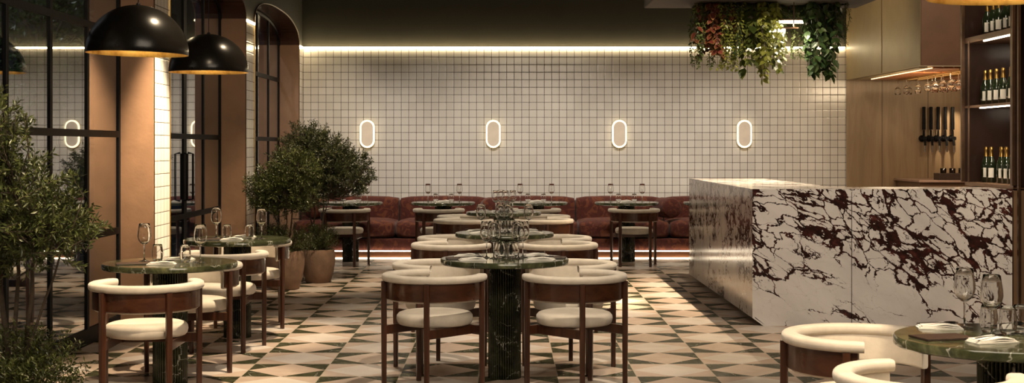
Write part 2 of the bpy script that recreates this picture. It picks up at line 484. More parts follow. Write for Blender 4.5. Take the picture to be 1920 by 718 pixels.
# left wall with three arched openings
wins = [(7.6, 11.0), (11.5, 14.9), (15.4, 18.76)]
piers = [(-2.2, 7.6), (11.0, 11.5), (14.9, 15.4), (18.76, D)]
def arch(w, n=28, ins=0.0):
    y0, y1 = w; c = (y0+y1)/2; a = (y1-y0)/2 - ins; h = .335 - ins
    pts = []
    for k in range(n+1):
        t = PI - PI*k/n
        cx, sz = math.cos(t), math.sin(t)
        e = .80
        pts.append((c + a*math.copysign(abs(cx)**e, cx), 2.865 + h*abs(sz)**e))
    return pts
for i, (a, b) in enumerate(piers):
    struct(B().box((XW-.24, (a+b)/2, ZT/2), (.48, b-a, ZT)).obj('wall_left' if i == 0 else 'wall_left.%03d' % i, M['tile_y']))
bb = B()
xs = (XW-.012, XW-.48)
def poly_wall(pts):
    bb.prism(pts, 'x', xs[1], xs[0])
for (a, b) in piers: poly_wall([(a, ZT), (b, ZT), (b, ZC), (a, ZC)])
for w in wins:
    ar = arch(w); ar = [(ar[0][0], ZT)] + ar + [(ar[-1][0], ZT)]
    for p, q in zip(ar, ar[1:]):
        if abs(q[0]-p[0]) < 1e-5: continue
        poly_wall([p, q, (q[0], ZC), (p[0], ZC)])
struct(bb.obj('wall_left_upper', M['olive']))
# reveals: terracotta jambs, dark arch lining, brass edge
for i, w in enumerate(wins):
    y0, y1 = w
    jb = B()
    jb.box(((XW-.48+XW-.004)/2, y1-.012, 2.865/2), (.476, .024, 2.865))
    jb.box(((XW-.48+XW-.004)/2, y0+.012, 2.865/2), (.476, .024, 2.865))
    struct(jb.obj('trim_%d' % (i+1), M['terra']))
    lb = B()
    o_ = arch(w); n_ = arch(w, ins=.022)
    for (p, q), (r, s2) in zip(zip(o_, o_[1:]), zip(n_, n_[1:])):
        lb.prism([p, q, s2, r], 'x', XW-.48, XW-.006)
    struct(lb.obj('trim_arch_%d' % (i+1), M['reveal'], smooth=40))
    eb = B()
    path = [(XW-.001, y0+.004, 0.0), (XW-.001, y0+.004, 2.86)] + [(XW-.001, p[0], p[1]) for p in arch(w, ins=.004)] + [(XW-.001, y1-.004, 2.86), (XW-.001, y1-.004, 0)]
    eb.tube(path, .0055, 6)
    struct(eb.obj('trim_edge_%d' % (i+1), M['bronze']))
    # brass corner bead on the pier's far edge
    struct(B().box((XW+.002, y0-.004, ZT/2), (.012, .012, ZT)).obj('trim_bead_%d' % (i+1), M['brass']))
    # window: frame of posts following the arch, transoms, panes
    fb = B()
    def ztop(y):
        ar = arch(w, ins=.03)
        if y <= ar[0][0] or y >= ar[-1][0]: return ar[0][1]
        for p, q in zip(ar, ar[1:]):
            if p[0] <= y <= q[0]:
                t = (y-p[0])/max(1e-6, q[0]-p[0]); return p[1] + t*(q[1]-p[1])
    ny = 4
    ys = [y0+.05 + (y1-y0-.10)*k/ny for k in range(ny+1)]
    for k, y in enumerate(ys):
        fb.box((XG, y, ztop(min(max(y, y0+.06), y1-.06))/2), (.028, .05 if k not in (2,) or i != 1 else .12, ztop(min(max(y, y0+.06), y1-.06))))
    zs = [.06, .80, 1.57, 2.38]
    for z in zs: fb.box((XG, (y0+y1)/2, z), (.030, y1-y0-.06, .052 if z > .1 else .12))
    ap = [(XG, p[0], p[1]-.01) for p in arch(w, ins=.035)]
    fb.tube(ap, .022, 6)
    root = struct(fb.obj('window_%d' % (i+1), M['black']))
    arp = arch(w, ins=.03)
    for k in range(ny):
        a, b = ys[k], ys[k+1]
        top = [p for p in arp if a < p[0] < b]
        poly = [(a, .06), (b, .06), (b, ztop(min(b, y1-.06)))] + list(reversed(top)) + [(a, ztop(max(a, y0+.06)))]
        B().prism(poly, 'x', XG-.003, XG+.003).obj('pane', M['pane'], root)
    if i == 1:
        for sgn in (-1, 1):
            y = ys[2] + sgn*.12
            hb = B(); hb.tube([(XG+.012, y, .95), (XG+.06, y, .96), (XG+.06, y, 1.40), (XG+.012, y, 1.41)], .011, 8)
            hb.obj('door_handle', M['black'], root, smooth=50)
# right side of the room
struct(B().box((XR+.10, 4.4, ZC/2), (.2, 13.2, ZC)).obj('wall_right', M['tanwall']))
struct(B().box((6.9, 15.8, ZC/2), (.2, 6.7, ZC)).obj('wall_right_bar', M['redbrown']))
struct(B().box((5.6, 12.72, ZC/2), (2.5, .12, ZC)).obj('wall_right_return', M['redbrown']))
# soffit over the bar
so = struct(B().box(((4.78+6.8)/2, (15.7+D)/2, (2.40+ZC)/2), (2.02, D-15.7, ZC-2.40), bev=.004).obj('wall_soffit', M['bronzewall']))
struct(B().box(((4.785+6.8)/2, 15.69, (2.402+ZC)/2), (2.01, .02, ZC-2.402)).obj('wall_soffit_front', M['redbrown']))
# seam lines of the soffit's long face
struct(B().box((4.778, 17.3, 3.3), (.006, .008, 1.8)).obj('trim_soffit', M['bronze']))
for k, (a, b) in enumerate(((XW, 4.78),)):
    pass
struct(B().box((XR-.01, 11.12, ZC/2), (.02, .03, ZC)).obj('trim_right_post', M['bronze']))

# cove lights on top of the tiles
tag(B().box(((XW+4.76)/2+.01, D-.008, ZT+.012), (4.74-XW, .028, .022)).obj('led_strip', M['led']), 'long glowing LED strip along the top of the tiled back wall', 'light strip')
for (a, b), nm in zip(piers[1:3], ('pier between the first and second arched windows', 'pier between the second and third arched windows')):
    tag(B().box((XW-.002, (a+b)/2, ZT+.012), (.026, b-a-.03, .022)).obj('led_strip', M['led']), 'short LED strip on top of the tiled ' + nm, 'light strip')
tag(B().box((XW-.002, (18.76+D)/2, ZT+.012), (.026, .30, .022)).obj('led_strip', M['led']), 'short LED strip on the corner pier beside the back wall', 'light strip')

# ------------------------------------------------------------------ street outside
fac = thing('street_facade', 'dim grey building facade across the street behind the window glass', 'building', (-9.5, 0, 0))
B().box((-.5, 20, 5), (1, 44, 10)).obj('wall', M['facade'], fac)
for k in range(12):
    for zz in (2.6, 5.6):
        w_ = B(); y = 3 + k*3.2
        w_.box((.02, y, zz), (.08, 1.1, 1.9)); wo = w_.obj('window', M['facade_d'], fac)
        r_ = B()
        for j in range(9): r_.box((.16, y-.6+j*.15, zz-.75), (.02, .02, .7))
        r_.box((.16, y, zz-.40), (.03, 1.3, .03)); r_.box((.08, y, zz-1.12), (.2, 1.4, .06))
        r_.obj('balcony', M['black'], wo)
struct(B().box((-6.5, 12, -.10), (6.6, 40, .1)).obj('ground_street', M['asphalt']))

# ------------------------------------------------------------------ chairs
def arc_profile_sweep(b, prof, a0, a1, n, round_ends=0.0):
    """prof (r,z) swept about z, open at front (+x is the facing direction)"""
    cr = sum(p[0] for p in prof)/len(prof); cz = sum(p[1] for p in prof)/len(prof)
    rings = []
    steps = []
    if round_ends:
        da = round_ends/cr
        for t in (1.0, .92, .72, .40): steps.append((a0 + da*(1-t) - da*0, math.sqrt(max(0, 1-t*t))*.75+.25*(1-t)+.02))
    steps = []
    if round_ends:
        da = round_ends/cr
        for k in range(5):
            th = (PI/2)*k/5; steps.append((a0 + da*(1-math.sin(th)) - 0*da if False else a0 + da*(1-math.cos(PI/2-th)), max(.05, math.sin(th))))
    for k in range(n+1):
        t = k/n
        lo = a0 + (round_ends/cr if round_ends else 0); hi = a1 - (round_ends/cr if round_ends else 0)
        steps.append((lo + (hi-lo)*t, 1.0))
    if round_ends:
        da = round_ends/cr
        for k in range(4, -1, -1):
            th = (PI/2)*k/5; steps.append((a1 - da*(1-math.cos(PI/2-th)), max(.05, math.sin(th))))
    for a, sc in steps:
        rings.append([((cr+(r-cr)*sc)*math.cos(a), (cr+(r-cr)*sc)*math.sin(a), cz+(z-cz)*sc) for r, z in prof])
    b.loft(rings)

def rounded(pts, n=4, rad=.01):
    out = []
    N = len(pts)
    for i in range(N):
        p = Vector(pts[i]); a = Vector(pts[i-1]); c = Vector(pts[(i+1) % N])
        d1 = (a-p); d2 = (c-p)
        r = min(rad if not isinstance(rad, list) else rad[i], d1.length*.49, d2.length*.49)
        p1 = p + d1.normalized()*r; p2 = p + d2.normalized()*r
        for k in range(n+1):
            t = k/n
            q = p1*(1-t)**2 + p*2*t*(1-t) + p2*t*t
            out.append((q.x, q.y))
    return out

A0 = math.radians(54)
def make_chair():
    t = thing('dining_chair', 'chair', 'chair')
    # one upholstered sweep: the roll on top and the pad inside
    b = B()
    pad = rounded([(.262, .545), (.290, .545), (.290, .668), (.262, .668)], 3, .012)
    arc_profile_sweep(b, pad, A0+.03, 2*PI-A0-.03, 40, .012)
    b.obj('back_pad', M['cream'], t, smooth=50)
    b = B()
    roll = rounded([(.252, .660), (.322, .660), (.322, .704), (.252, .704)], 5, .021)
    arc_profile_sweep(b, roll, A0-.04, 2*PI-A0+.04, 44, .035)
    b.obj('armrest', M['cream'], t, smooth=60)
    b = B()
    sh = [(.288, .557), (.299, .557), (.299, .664), (.288, .664)]
    arc_profile_sweep(b, sh, A0+.05, 2*PI-A0-.05, 44)
    b.obj('back_shell', M['walnut_b'], t, smooth=40)
    for (u, v) in ((.13, .272), (.13, -.272), (-.250, .183), (-.250, -.183)):
        ang = math.atan2(v, u)
        lb = B(); rr = [ (u, v) ]
        sq = .0165
        base = rounded([(-sq, -sq), (sq, -sq), (sq, sq), (-sq, sq)], 3, .008)
        ca, sa = math.cos(ang), math.sin(ang)
        def ring(z, s_): return [(u + (x*ca - y*sa)*s_, v + (x*sa + y*ca)*s_, z) for x, y in base]
        lb.loft([ring(0, .86), ring(.35, 1.0), ring(.661, 1.0)])
        lb.obj('leg', M['walnut'], t, smooth=35)
    b = B(); b.box((.13, 0, .366), (.026, .545, .054), bev=.003); b.obj('stretcher', M['walnut'], t)
    for s_ in (-1, 1):
        b = B(); b.box((-.06, .183*s_, .366), (.37, .026, .054), bev=.003); b.obj('stretcher', M['walnut'], t)
    b = B()
    b.lathe([(0, .394), (.20, .394), (.218, .398), (.228, .410), (.233, .430), (.230, .450), (.218, .464), (.195, .471), (.10, .475), (0, .476)], 48)
    b.obj('seat', M['cream'], t, smooth=50)
    return t
chair = Kind(make_chair)

# ------------------------------------------------------------------ tables
TH = .76; TR = .4075
def make_table():
    t = thing('dining_table', 'table', 'table')
    b = B(); b.lathe([(0, TH-.036), (TR-.006, TH-.036), (TR, TH-.031), (TR, TH-.006), (TR-.005, TH), (0, TH)], 96)
    b.obj('tabletop', M['gmarble'], t, smooth=40)
    # fluted pedestal
    b = B(); nf = 40; rings = []
    for z in (0.0, TH-.037):
        ring = []
        for k in range(nf*6):
            a = 2*PI*k/(nf*6); ph = (k % 6)/6
            r = .105 - .014*(1-abs(math.sin(PI*ph)))**1.2
            ring.append((r*math.cos(a), r*math.sin(a), z))
        rings.append(ring)
    b.loft(rings)
    b.obj('pedestal', M['gmarble_d'], t, smooth=50)
    return t
table = Kind(make_table)

# ------------------------------------------------------------------ tableware
def shell(b, prof, th, zin, seg=32):
    """closed glass wall: outer profile up, inner profile down to zin on the axis"""
    inner = [(max(0, r - th), z) for r, z in prof if z > zin + .001]
    b.lathe(prof + [(prof[-1][0]-th*.5, prof[-1][1]+th*.5)] + list(reversed(inner)) + [(0, zin)], seg)
def make_wine():
    t = thing('wine_glass', 'glass', 'wine glass')
    b = B(); shell(b, [(.0, .0985), (.012, .103), (.026, .115), (.037, .133), (.0415, .152), (.0405, .175), (.036, .205), (.032, .232)], .0014, .106)
    b.obj('bowl', M['glass'], t, smooth=180)
    b = B(); b.lathe([(0, 0), (.033, 0), (.034, .002), (.012, .005), (.0042, .012), (.0035, .05), (.0042, .090), (.006, .098), (0, .0984)], 20)
    b.obj('stem', M['stem'], t, smooth=60)
    return t
def make_tumbler():
    t = thing('water_tumbler', 'tumbler', 'tumbler')
    b = B(); shell(b, [(0, 0), (.020, 0), (.025, .004), (.031, .018), (.0345, .040), (.0335, .065), (.029, .092), (.0265, .105)], .0015, .009)
    o = b.obj('glass_wall', M['glass'], t, smooth=60)
    return t
def make_napkin():
    b = B()
    # folded linen: three thin leaves, softly buckled
    L, Wd = .17, .085; nx, ny = 9, 5
    for layer in range(3):
        z0 = layer*.0042; l = L*(1-.09*layer); wd = Wd*(1-.04*layer)
        def P(i, j, top):
            x = -l/2 + l*i/nx; y = -wd/2 + wd*j/ny
            bulge = .008*(layer/2)*math.exp(-((x-.02)/.04)**2)
            return (x, y + .004*math.sin(9*x+layer), z0 + (.0038 if top else 0) + bulge)
        top = [[b.bm.verts.new(P(i, j, True)) for j in range(ny+1)] for i in range(nx+1)]
        bot = [[b.bm.verts.new(P(i, j, False)) for j in range(ny+1)] for i in range(nx+1)]
        for i in range(nx):
            for j in range(ny):
                b.bm.faces.new((top[i][j], top[i+1][j], top[i+1][j+1], top[i][j+1]))
                b.bm.faces.new((bot[i][j+1], bot[i+1][j+1], bot[i+1][j], bot[i][j]))
            b.bm.faces.new((top[i][0], bot[i][0], bot[i+1][0], top[i+1][0])); b.bm.faces.new((top[i+1][ny], bot[i+1][ny], bot[i][ny], top[i][ny]))
        for j in range(ny):
            b.bm.faces.new((top[0][j+1], bot[0][j+1], bot[0][j], top[0][j])); b.bm.faces.new((top[nx][j], bot[nx][j], bot[nx][j+1], top[nx][j+1]))
    return tag(b.obj('folded_napkin', M['napkin'], smooth=50), 'napkin', 'napkin')
def make_spoon():
    t = thing('spoon', 'spoon', 'spoon')
    b = B(); n = 14; rings = []
    for k in range(n+1):
        u = k/n; x = -.095 + .12*u; w = .0028 + .0025*abs(u-.15 if u < .15 else 0); w = .0045 - .0022*u
        z = .0025 + .0035*math.sin(PI*u)*.6
        rings.append([(x, -w, z), (x, w, z), (x, w, z+.0022), (x, -w, z+.0022)])
    b.loft(rings); b.obj('handle', M['steel'], t, smooth=40)
    b = B(); rings = []
    for k in range(9):
        u = k/8; x = .024 + .055*u; w = max(.002, .0185*math.sin(PI*(.08+.90*u))**.75)
        rings.append([(x, -w, .006), (x, -w*.5, .001), (x, w*.5, .001), (x, w, .006), (x, w*.5, .0028), (x, -w*.5, .0028)])
    b.loft(rings); b.obj('bowl', M['steel'], t, smooth=60)
    return t
def make_menu():
    t = thing('menu_folder', 'menu', 'menu')
    b = B(); b.box((0, 0, .002), (.20, .13, .003), bev=.001, seg=1); b.box((0, 0, .0065), (.20, .13, .002), bev=.0008, seg=1); b.box((-.0985, 0, .004), (.003, .13, .007))
    b.obj('cover', M['leather'], t)
    b = B(); b.box((.002, 0, .0045), (.190, .124, .0018)); b.obj('pages', M['napkin'], t)
    return t
wine = Kind(make_wine); tumbler = Kind(make_tumbler); napkin = Kind(make_napkin); spoon = Kind(make_spoon); menu = Kind(make_menu)

SIDE = ['leftmost', 'second from left', 'third from left', 'rightmost']
def set_table(tx, ty, tn, wines, tumblers, napkins, menus=(), spoons=True):
    Z = TH + .0005
    def order(lst):
        n = len(lst); idx = sorted(range(n), key=lambda i: lst[i][0]/max(1, 1))
        nm = {}
        words = {1: ['the one'], 2: ['left of two', 'right of two'], 3: ['leftmost', 'middle', 'rightmost'], 4: SIDE}[n]
        for r, i in enumerate(idx): nm[i] = words[r]
        return nm
    nw = order(wines)
    for i, (x, y) in enumerate(wines):
        wine.put((tx+x, ty+y, Z), random.uniform(0, 6), 'clear stemmed wine glass, %s, on %s' % (nw[i], tn), 'wine glasses on the tables')
    nt = order(tumblers)
    for i, (x, y) in enumerate(tumblers):
        tumbler.put((tx+x, ty+y, Z), random.uniform(0, 6), 'clear stemless tumbler, %s, on %s' % (nt[i], tn), 'water tumblers on the tables')
    for i, (x, y, r, w) in enumerate(napkins):
        napkin.put((tx+x, ty+y, Z), r, 'folded white napkin at the %s of %s' % (w, tn), 'folded napkins on the tables')
        if spoons:
            spoon.put((tx+x+.0, ty+y, Z+.0175), r+.35, 'dark spoon on the napkin at the %s of %s' % (w, tn), 'spoons on the napkins')
    for i, (x, y, r, w) in enumerate(menus):
        menu.put((tx+x, ty+y, Z), r, 'dark leather menu folder at the %s of %s' % (w, tn), 'menu folders on the tables')

# centre row
rowT = [(0.0, 8.70, 'the nearest centre-row table'), (0.0, 11.30, 'the middle centre-row table'), (-.01, 14.90, 'the farthest centre-row table')]
row_w = [([(-.115, .03), (-.068, -.03), (.088, -.05), (.118, .05)], [(-.03, .05), (-.012, -.05), (.035, -.045), (.055, .04)]),
         ([(-.195, .02), (-.035, -.05), (.028, -.06), (.20, .02)], [(-.055, .06), (-.02, .0), (.03, .03), (.06, -.01)]),
         ([(-.085, -.05), (-.03, .08), (.02, -.03), (.10, .04)], [(-.05, .10), (.0, .06), (.04, .0), (.07, .09)])]
for k, (tx, ty, tn) in enumerate(rowT):
    table.put((tx, ty, 0), 0, ['round green marble table nearest the camera in the centre row', 'round green marble table in the middle of the centre row', 'round green marble table at the far end of the centre row'][k], 'centre row tables')
    for sx, sy, w in ((-1, -1, 'near left'), (1, -1, 'near right'), (-1, 1, 'far left'), (1, 1, 'far right')):
        cx, cy = tx + .424*sx, ty + (.40 if sy < 0 else .37)*sy
        chair.put((cx, cy, 0), math.atan2(-sy*.47, -sx*.424), 'cream and walnut barrel chair at the %s of %s' % (w, tn), 'chairs around the centre row tables')
    set_table(tx, ty, tn, row_w[k][0], row_w[k][1],
              [(-.20, -.17, .15, 'near left'), (.23, -.15, -.25, 'near right'), (-.235, .13, -.15, 'far left'), (.20, .17, .2, 'far right')],
              [(-.27, -.05, .1, 'left side'), (.29, .02, -.1, 'right side')] if k == 0 else [])
# tables by the windows
for (tx, ty, tn, lab) in ((-2.057, 8.40, 'the front window-side table', 'round green marble table nearest the camera beside the left windows'),
                          (-2.064, 10.55, 'the rear window-side table', 'second round green marble table back beside the left windows')):
    table.put((tx, ty, 0), 0, lab, 'tables beside the windows')
    chair.put((tx+.015, ty-(.61 if ty < 9 else .58), 0), PI/2 + .02, 'cream and walnut barrel chair on the near side of ' + tn, 'chairs at the window tables')
    chair.put((tx, ty+.62, 0), -PI/2 - .03, 'cream and walnut barrel chair on the far side of ' + tn, 'chairs at the window tables')
    set_table(tx, ty, tn, [(-.18, .08), (.19, -.02)], [(-.09, .05), (.095, -.01)],
              [(-.01, -.17, .12, 'near side'), (.02, .17, -.1, 'far side')], [(-.19, -.14, .25, 'near left edge')])
# right foreground table
tn = 'the right foreground table'
TX, TY = 1.871, 5.09
table.put((TX, TY, 0), 0, 'round green marble table in the right foreground, cut off by the frame', 'foreground tables')
chair.put((TX-.40, TY+.55, 0), math.atan2(-.50, .42), 'cream and walnut barrel chair at the far left of the right foreground table', 'chairs at the right foreground table')
chair.put((TX-.424, TY-.44, 0), math.atan2(.47, .424), 'cream barrel chair at the near left of the right foreground table, cut off below', 'chairs at the right foreground table')
set_table(TX, TY, tn, [(-.065, .27), (-.055, -.0), (.16, -.05)], [(-.02, .13), (.035, .08), (.10, .12)],
          [(-.17, .25, -.15, 'far left'), (-.10, -.13, .25, 'near left'), (.10, .24, .1, 'far right')], [(-.25, -.03, .25, 'left edge')])
# tables along the banquette
bx = [-1.972, -.785, .40, 1.565, 2.70]
nmB = ['the leftmost banquette table', 'the second banquette table from left', 'the third banquette table from left', 'the fourth banquette table from left', 'the rightmost banquette table behind the bar']
for k, x in enumerate(bx):
    table.put((x, 17.5, 0), 0, ['leftmost round green marble table along the red banquette', 'second round green marble table from the left along the red banquette', 'third round green marble table from the left along the red banquette', 'fourth round green marble table from the left along the red banquette', 'rightmost banquette table, mostly hidden behind the marble bar'][k], 'tables along the banquette')
    if k < 4:
        chair.put((x + (-.01, -.03, -.02, .04)[k], 16.93, 0), PI/2 + (-.13, .05, .02, -.03)[k], 'cream and walnut barrel chair in front of ' + nmB[k], 'chairs facing the banquette')
        set_table(x, 17.5, nmB[k], [(-.20, .08), (.205, .06)], [(-.10, .05), (.10, .03)], [(-.01, -.15, .1, 'near side'), (.0, .17, -.1, 'far side')], spoons=False)

# ------------------------------------------------------------------ banquette
sofa = thing('banquette_sofa', 'long rust red velvet banquette sofa along the tiled back wall', 'sofa', (0, 0, 0))
def pillow(b, c, d, bev, puff=.0, n=8):
    r = bmesh.ops.create_cube(b.bm, size=1); vs = r['verts']
    es = list({e for v in vs for e in v.link_edges})
    rr = bmesh.ops.subdivide_edges(b.bm, edges=es, cuts=n, use_grid_fill=True)
    vs = list({v for v in b.bm.verts if v.is_valid and v.tag is False})
    for v in vs:
        p = v.co.copy()
        # rounded box by pulling to a superellipsoid
        x, y, z = [2*t for t in p]
        half = Vector((d[0]/2, d[1]/2, d[2]/2))
        q = Vector((x*half.x, y*half.y, z*half.z))
        core = Vector([max(-half[i]+bev, min(half[i]-bev, q[i])) for i in range(3)])
        dv = q - core
        if dv.length > 1e-7: q = core + dv.normalized()*bev
        q.z += puff*(1-x*x)*(1-y*y)*(1 if z > 0 else -.2)
        q.y += -puff*.8*(1-x*x)*(1-z*z)*(1 if y < 0 else 0)
        v.co = q + Vector(c); v.tag = True
    return b
xL, step = -2.80, 1.186
seams = [-2.80, -1.443, -.231, .975, 2.183, 3.39, 4.60]
B().box(((seams[0]+seams[-1])/2, 18.52, .185), (seams[-1]-seams[0], 1.10, .15), bev=.015).obj('base', M['velvet'], sofa, smooth=40)
for a, b_ in zip(seams, seams[1:]):
    pillow(B(), ((a+b_)/2, 18.38, .375), (b_-a-.006, .82, .235), .075, .03).obj('seat_cushion', M['velvet'], sofa, smooth=180)
    pillow(B(), ((a+b_)/2, 18.86, .53), (b_-a-.008, .30, .49), .05, .02).obj('back_cushion', M['velvet'], sofa, smooth=180)
pl = thing('sofa_plinth', 'low brown wooden plinth with two glowing strips under the red banquette', 'plinth', (0, 0, 0))
B().box((.90, 18.50, .045), (7.36, 1.14, .090)).obj('plinth_body', M['plinth'], pl)
B().box((.90, 17.955, .099), (7.36, .02, .010)).obj('upper_led_strip', M['led_w'], pl)
B().box((.90, 17.918, .007), (7.36, .02, .012)).obj('lower_led_strip', M['led_w'], pl)
for x, ang, lab in ((2.17, .35, 'round rust velvet bolster on the banquette beside the marble bar'), (-.19, .1, 'round rust velvet bolster in the middle of the banquette behind the centre tables'), (-2.50, -.35, 'round rust velvet bolster at the left end of the banquette behind the trees')):
    b = B(); r_, L_ = .135, .34
    mt = Matrix.Rotation(PI/2, 4, 'X')
    b.lathe([(0, -L_/2-.006), (r_*.85, -L_/2-.004), (r_*.97, -L_/2+.008), (r_, -L_/2+.03), (r_, L_/2-.03), (r_*.97, L_/2-.008), (r_*.85, L_/2+.004), (0, L_/2+.006)], 36, mat=mt)
    o = b.obj('bolster_cushion', M['velvet'], smooth=60, loc=(x, 18.26, .518+r_)); o.rotation_euler.z = ang
    tag(o, lab, 'cushion', 'bolsters on the banquette')

# ------------------------------------------------------------------ wall sconces
def stadium(w, h, n=14):
    r = w/2; pts = []
    for k in range(n+1): a = PI*k/n; pts.append((r*math.cos(a), h/2-r + r*math.sin(a)))
    for k in range(n+1): a = PI + PI*k/n; pts.append((r*math.cos(a), -h/2+r + r*math.sin(a)))
    return pts
def make_sconce():
    t = thing('wall_sconce', 'sconce', 'wall lamp')
    B().prism(stadium(.165, .345), 'y', -.045, -.005).obj('face_plate', M['plate'], t, smooth=30)
    B().prism(stadium(.12, .30), 'y', -.006, 0).obj('wall_mount', M['brass'], t)
    b = B(); o_ = stadium(.205, .39); i_ = stadium(.166, .346)
    for k in range(len(o_)):
        k2 = (k+1) % len(o_)
        b.prism([o_[k], o_[k2], i_[k2], i_[k]], 'y', -.040, -.018)
    bmesh.ops.remove_doubles(b.bm, verts=b.bm.verts[:], dist=1e-5)
    b.obj('light_ring', M['sconce_led'], t)
    b = B(); o2 = stadium(.214, .398)
    for k in range(len(o_)):
        k2 = (k+1) % len(o_)
        b.prism([o2[k], o2[k2], i_[k2], i_[k]], 'y', -.017, -.010)
    b.obj('rim', M['brass'], t)
    return t
sconce = Kind(make_sconce)
for k, px in enumerate((689, 925, 1161, 1395)):
    sconce.put(((px-946)/134., D, 1.649), 0, 'oval ring wall lamp on the white tiles, ' + ['leftmost of four', 'second from left', 'third from left', 'rightmost, nearest the bar'][k], 'oval lamps on the back wall')

# ------------------------------------------------------------------ pendant lamps
def make_pendant():
    t = thing('pendant_lamp', 'lamp', 'lamp')
    R_ = .30; n = 18
    out = [(R_*math.sin(a), .285*math.cos(a)) for a in [PI/2*k/n for k in range(n+1)]]
    inn = [((R_-.006)*math.sin(a), .279*math.cos(a)) for a in [PI/2*k/n for k in range(n+1)]]
    b = B(); b.lathe(out + [(R_-.002, -.006)], 56); b.obj('shade', M['black_s'], t, smooth=60)
    b = B(); b.lathe(inn + [(R_-.004, -.007), (R_-.001, -.0065)], 56); b.obj('gold_lining', M['gold'], t, smooth=60)
    b = B(); b.tube([(0, 0, .283), (0, 0, ZC-2.045)], .003, 8); b.lathe([(0, .298), (.008, .298), (.012, .292), (.014, .282), (0, .282)], 16); b.obj('cord', M['black'], t)
    b = B(); b.lathe([(0, .09), (.03, .10), (.042, .13), (.035, .17), (.018, .20), (.016, .255), (0, .255)], 20); b.obj('bulb', M['bulb'], t, smooth=60)
    b = B(); b.lathe([(0, .20), (.02, .20), (.022, .275), (0, .278)], 16); b.obj('socket', M['brass'], t)
    return t
pend = Kind(make_pendant)
p1 = pend.put(((257-946)/315., 8.13, 2.028), 0, 'large black dome pendant with gold inside over the front window table', 'dome pendant lamps'); p1.rotation_euler.y = math.radians(1.3)
p2 = pend.put(((391-946)/247., 10.37, 2.040), 0, 'black dome pendant with gold inside over the rear window table', 'dome pendant lamps'); p2.rotation_euler.y = 0
p3 = pend.put((1.90, 5.15, 2.040), 0, 'dome pendant in the top right corner showing only its gold rim', 'dome pendant lamps'); p3.rotation_euler.y = 0

# ------------------------------------------------------------------ bar
bar = thing('bar_counter', 'L-shaped bar clad in white marble with burgundy veins', 'bar', (2.6, 12.5, 0))
def bo(b, name, mat, smooth=None):
    o = b.obj(name, mat, bar, smooth); o.location = (-2.6, -12.5, 0); return o
x0, xm, x1 = 2.034, 2.848, 4.165; yf, yb = 11.20, 15.05; ZB = 1.10
bo(B().prism([(x0+.02, ZB), (x0+.02, .065), (x0+.11, 0.0), (xm-.003, 0), (xm-.003, ZB)], 'y', yf, yf+.03), 'front_panel', M['breccia'])
bo(B().prism([(xm+.003, ZB), (xm+.003, 0), (x1, 0), (x1, ZB)], 'y', yf, yf+.03), 'front_panel', M['breccia'])
bo(B().box((xm, yf+.02, ZB/2), (.02, .02, ZB)), 'seam', M['black'])
bo(B().prism([(x0, ZB), (x0, .065), (x0+.09, 0.0), (x0+.11, 0), (x0+.02, .075), (x0+.02, ZB)], 'y', yf, yb), 'side_panel', M['breccia'])
bo(B().prism([(x0, ZB), (x1, ZB), (x1, ZB+.022), (x0, ZB+.022)], 'y', yf, yf+.62), 'countertop', M['breccia'])
bo(B().box(((x0+xm)/2, (yf+.62+yb)/2, ZB+.011), (xm-x0, yb-yf-.62, .022)), 'countertop', M['breccia'])
bo(B().box(((x0+.13+xm)/2, (yf+.03+yb)/2, ZB/2), (xm-x0-.13, yb-yf-.03, ZB-.002)), 'carcass', M['bronze'])
bo(B().box(((xm+x1)/2+.0, yf+.30, ZB/2), (x1-xm-.002, .53, ZB-.002)), 'carcass', M['bronze'])

# bottle cabinet in the right wall
cab = thing('bottle_cabinet', 'tall bronze framed bottle cabinet with lit shelves at the end of the bar', 'cabinet', (4.4, 11.84, 0))
def co(b, name, mat, smooth=None, par=None):
    o = b.obj(name, mat, par or cab, smooth)
    if par is None: o.location = (-4.4, -11.84, 0)
    return o
cx0, cx1, cy0, cy1, cz0 = 4.185, 4.62, 11.22, 12.46, 1.15
co(B().box((cx1+.01, (cy0+cy1)/2, (cz0+3.6)/2), (.02, cy1-cy0, 3.6-cz0)), 'back_panel', M['cabinet'])
co(B().box(((cx0+cx1)/2, cy1-.01, (cz0+3.6)/2), (cx1-cx0, .02, 3.6-cz0)), 'side_panel', M['cabinet'])
co(B().box(((cx0+cx1)/2, cy0+.01, (cz0+3.6)/2), (cx1-cx0, .02, 3.6-cz0)), 'side_panel', M['cabinet'])
for y, wd in ((cy0, .05), (cy1-.012, .035)):
    co(B().box((cx0-.008, y, (cz0+3.6)/2), (.03, wd, 3.6-cz0), bev=.003), 'post', M['bronze'])
co(B().box((cx0, cy1-.15, (cz0+2.42)/2), (.012, .012, 2.42-cz0)), 'post', M['bronze'])
for z, th in ((cz0+.0, .03), (1.840, .022), (2.455, .05), (3.2, .03)):
    co(B().box(((cx0+cx1)/2, (cy0+cy1)/2, z-th/2), (cx1-cx0-.01, cy1-cy0-.05, th), bev=.002), 'shelf', M['shelf'])
co(B().box((cx0+.02, 11.70, 1.812), (.018, .72, .010)), 'shelf_led', M['led_w'])
co(B().box((cx0+.02, 11.62, 2.398), (.018, .70, .012)), 'shelf_led', M['led_w'])
co(B().box(((cx0+cx1)/2+.0, (cy0+cy1)/2, cz0/2-.02), (cx1-cx0, cy1-cy0, cz0-.04)), 'base_unit', M['tanwall'])

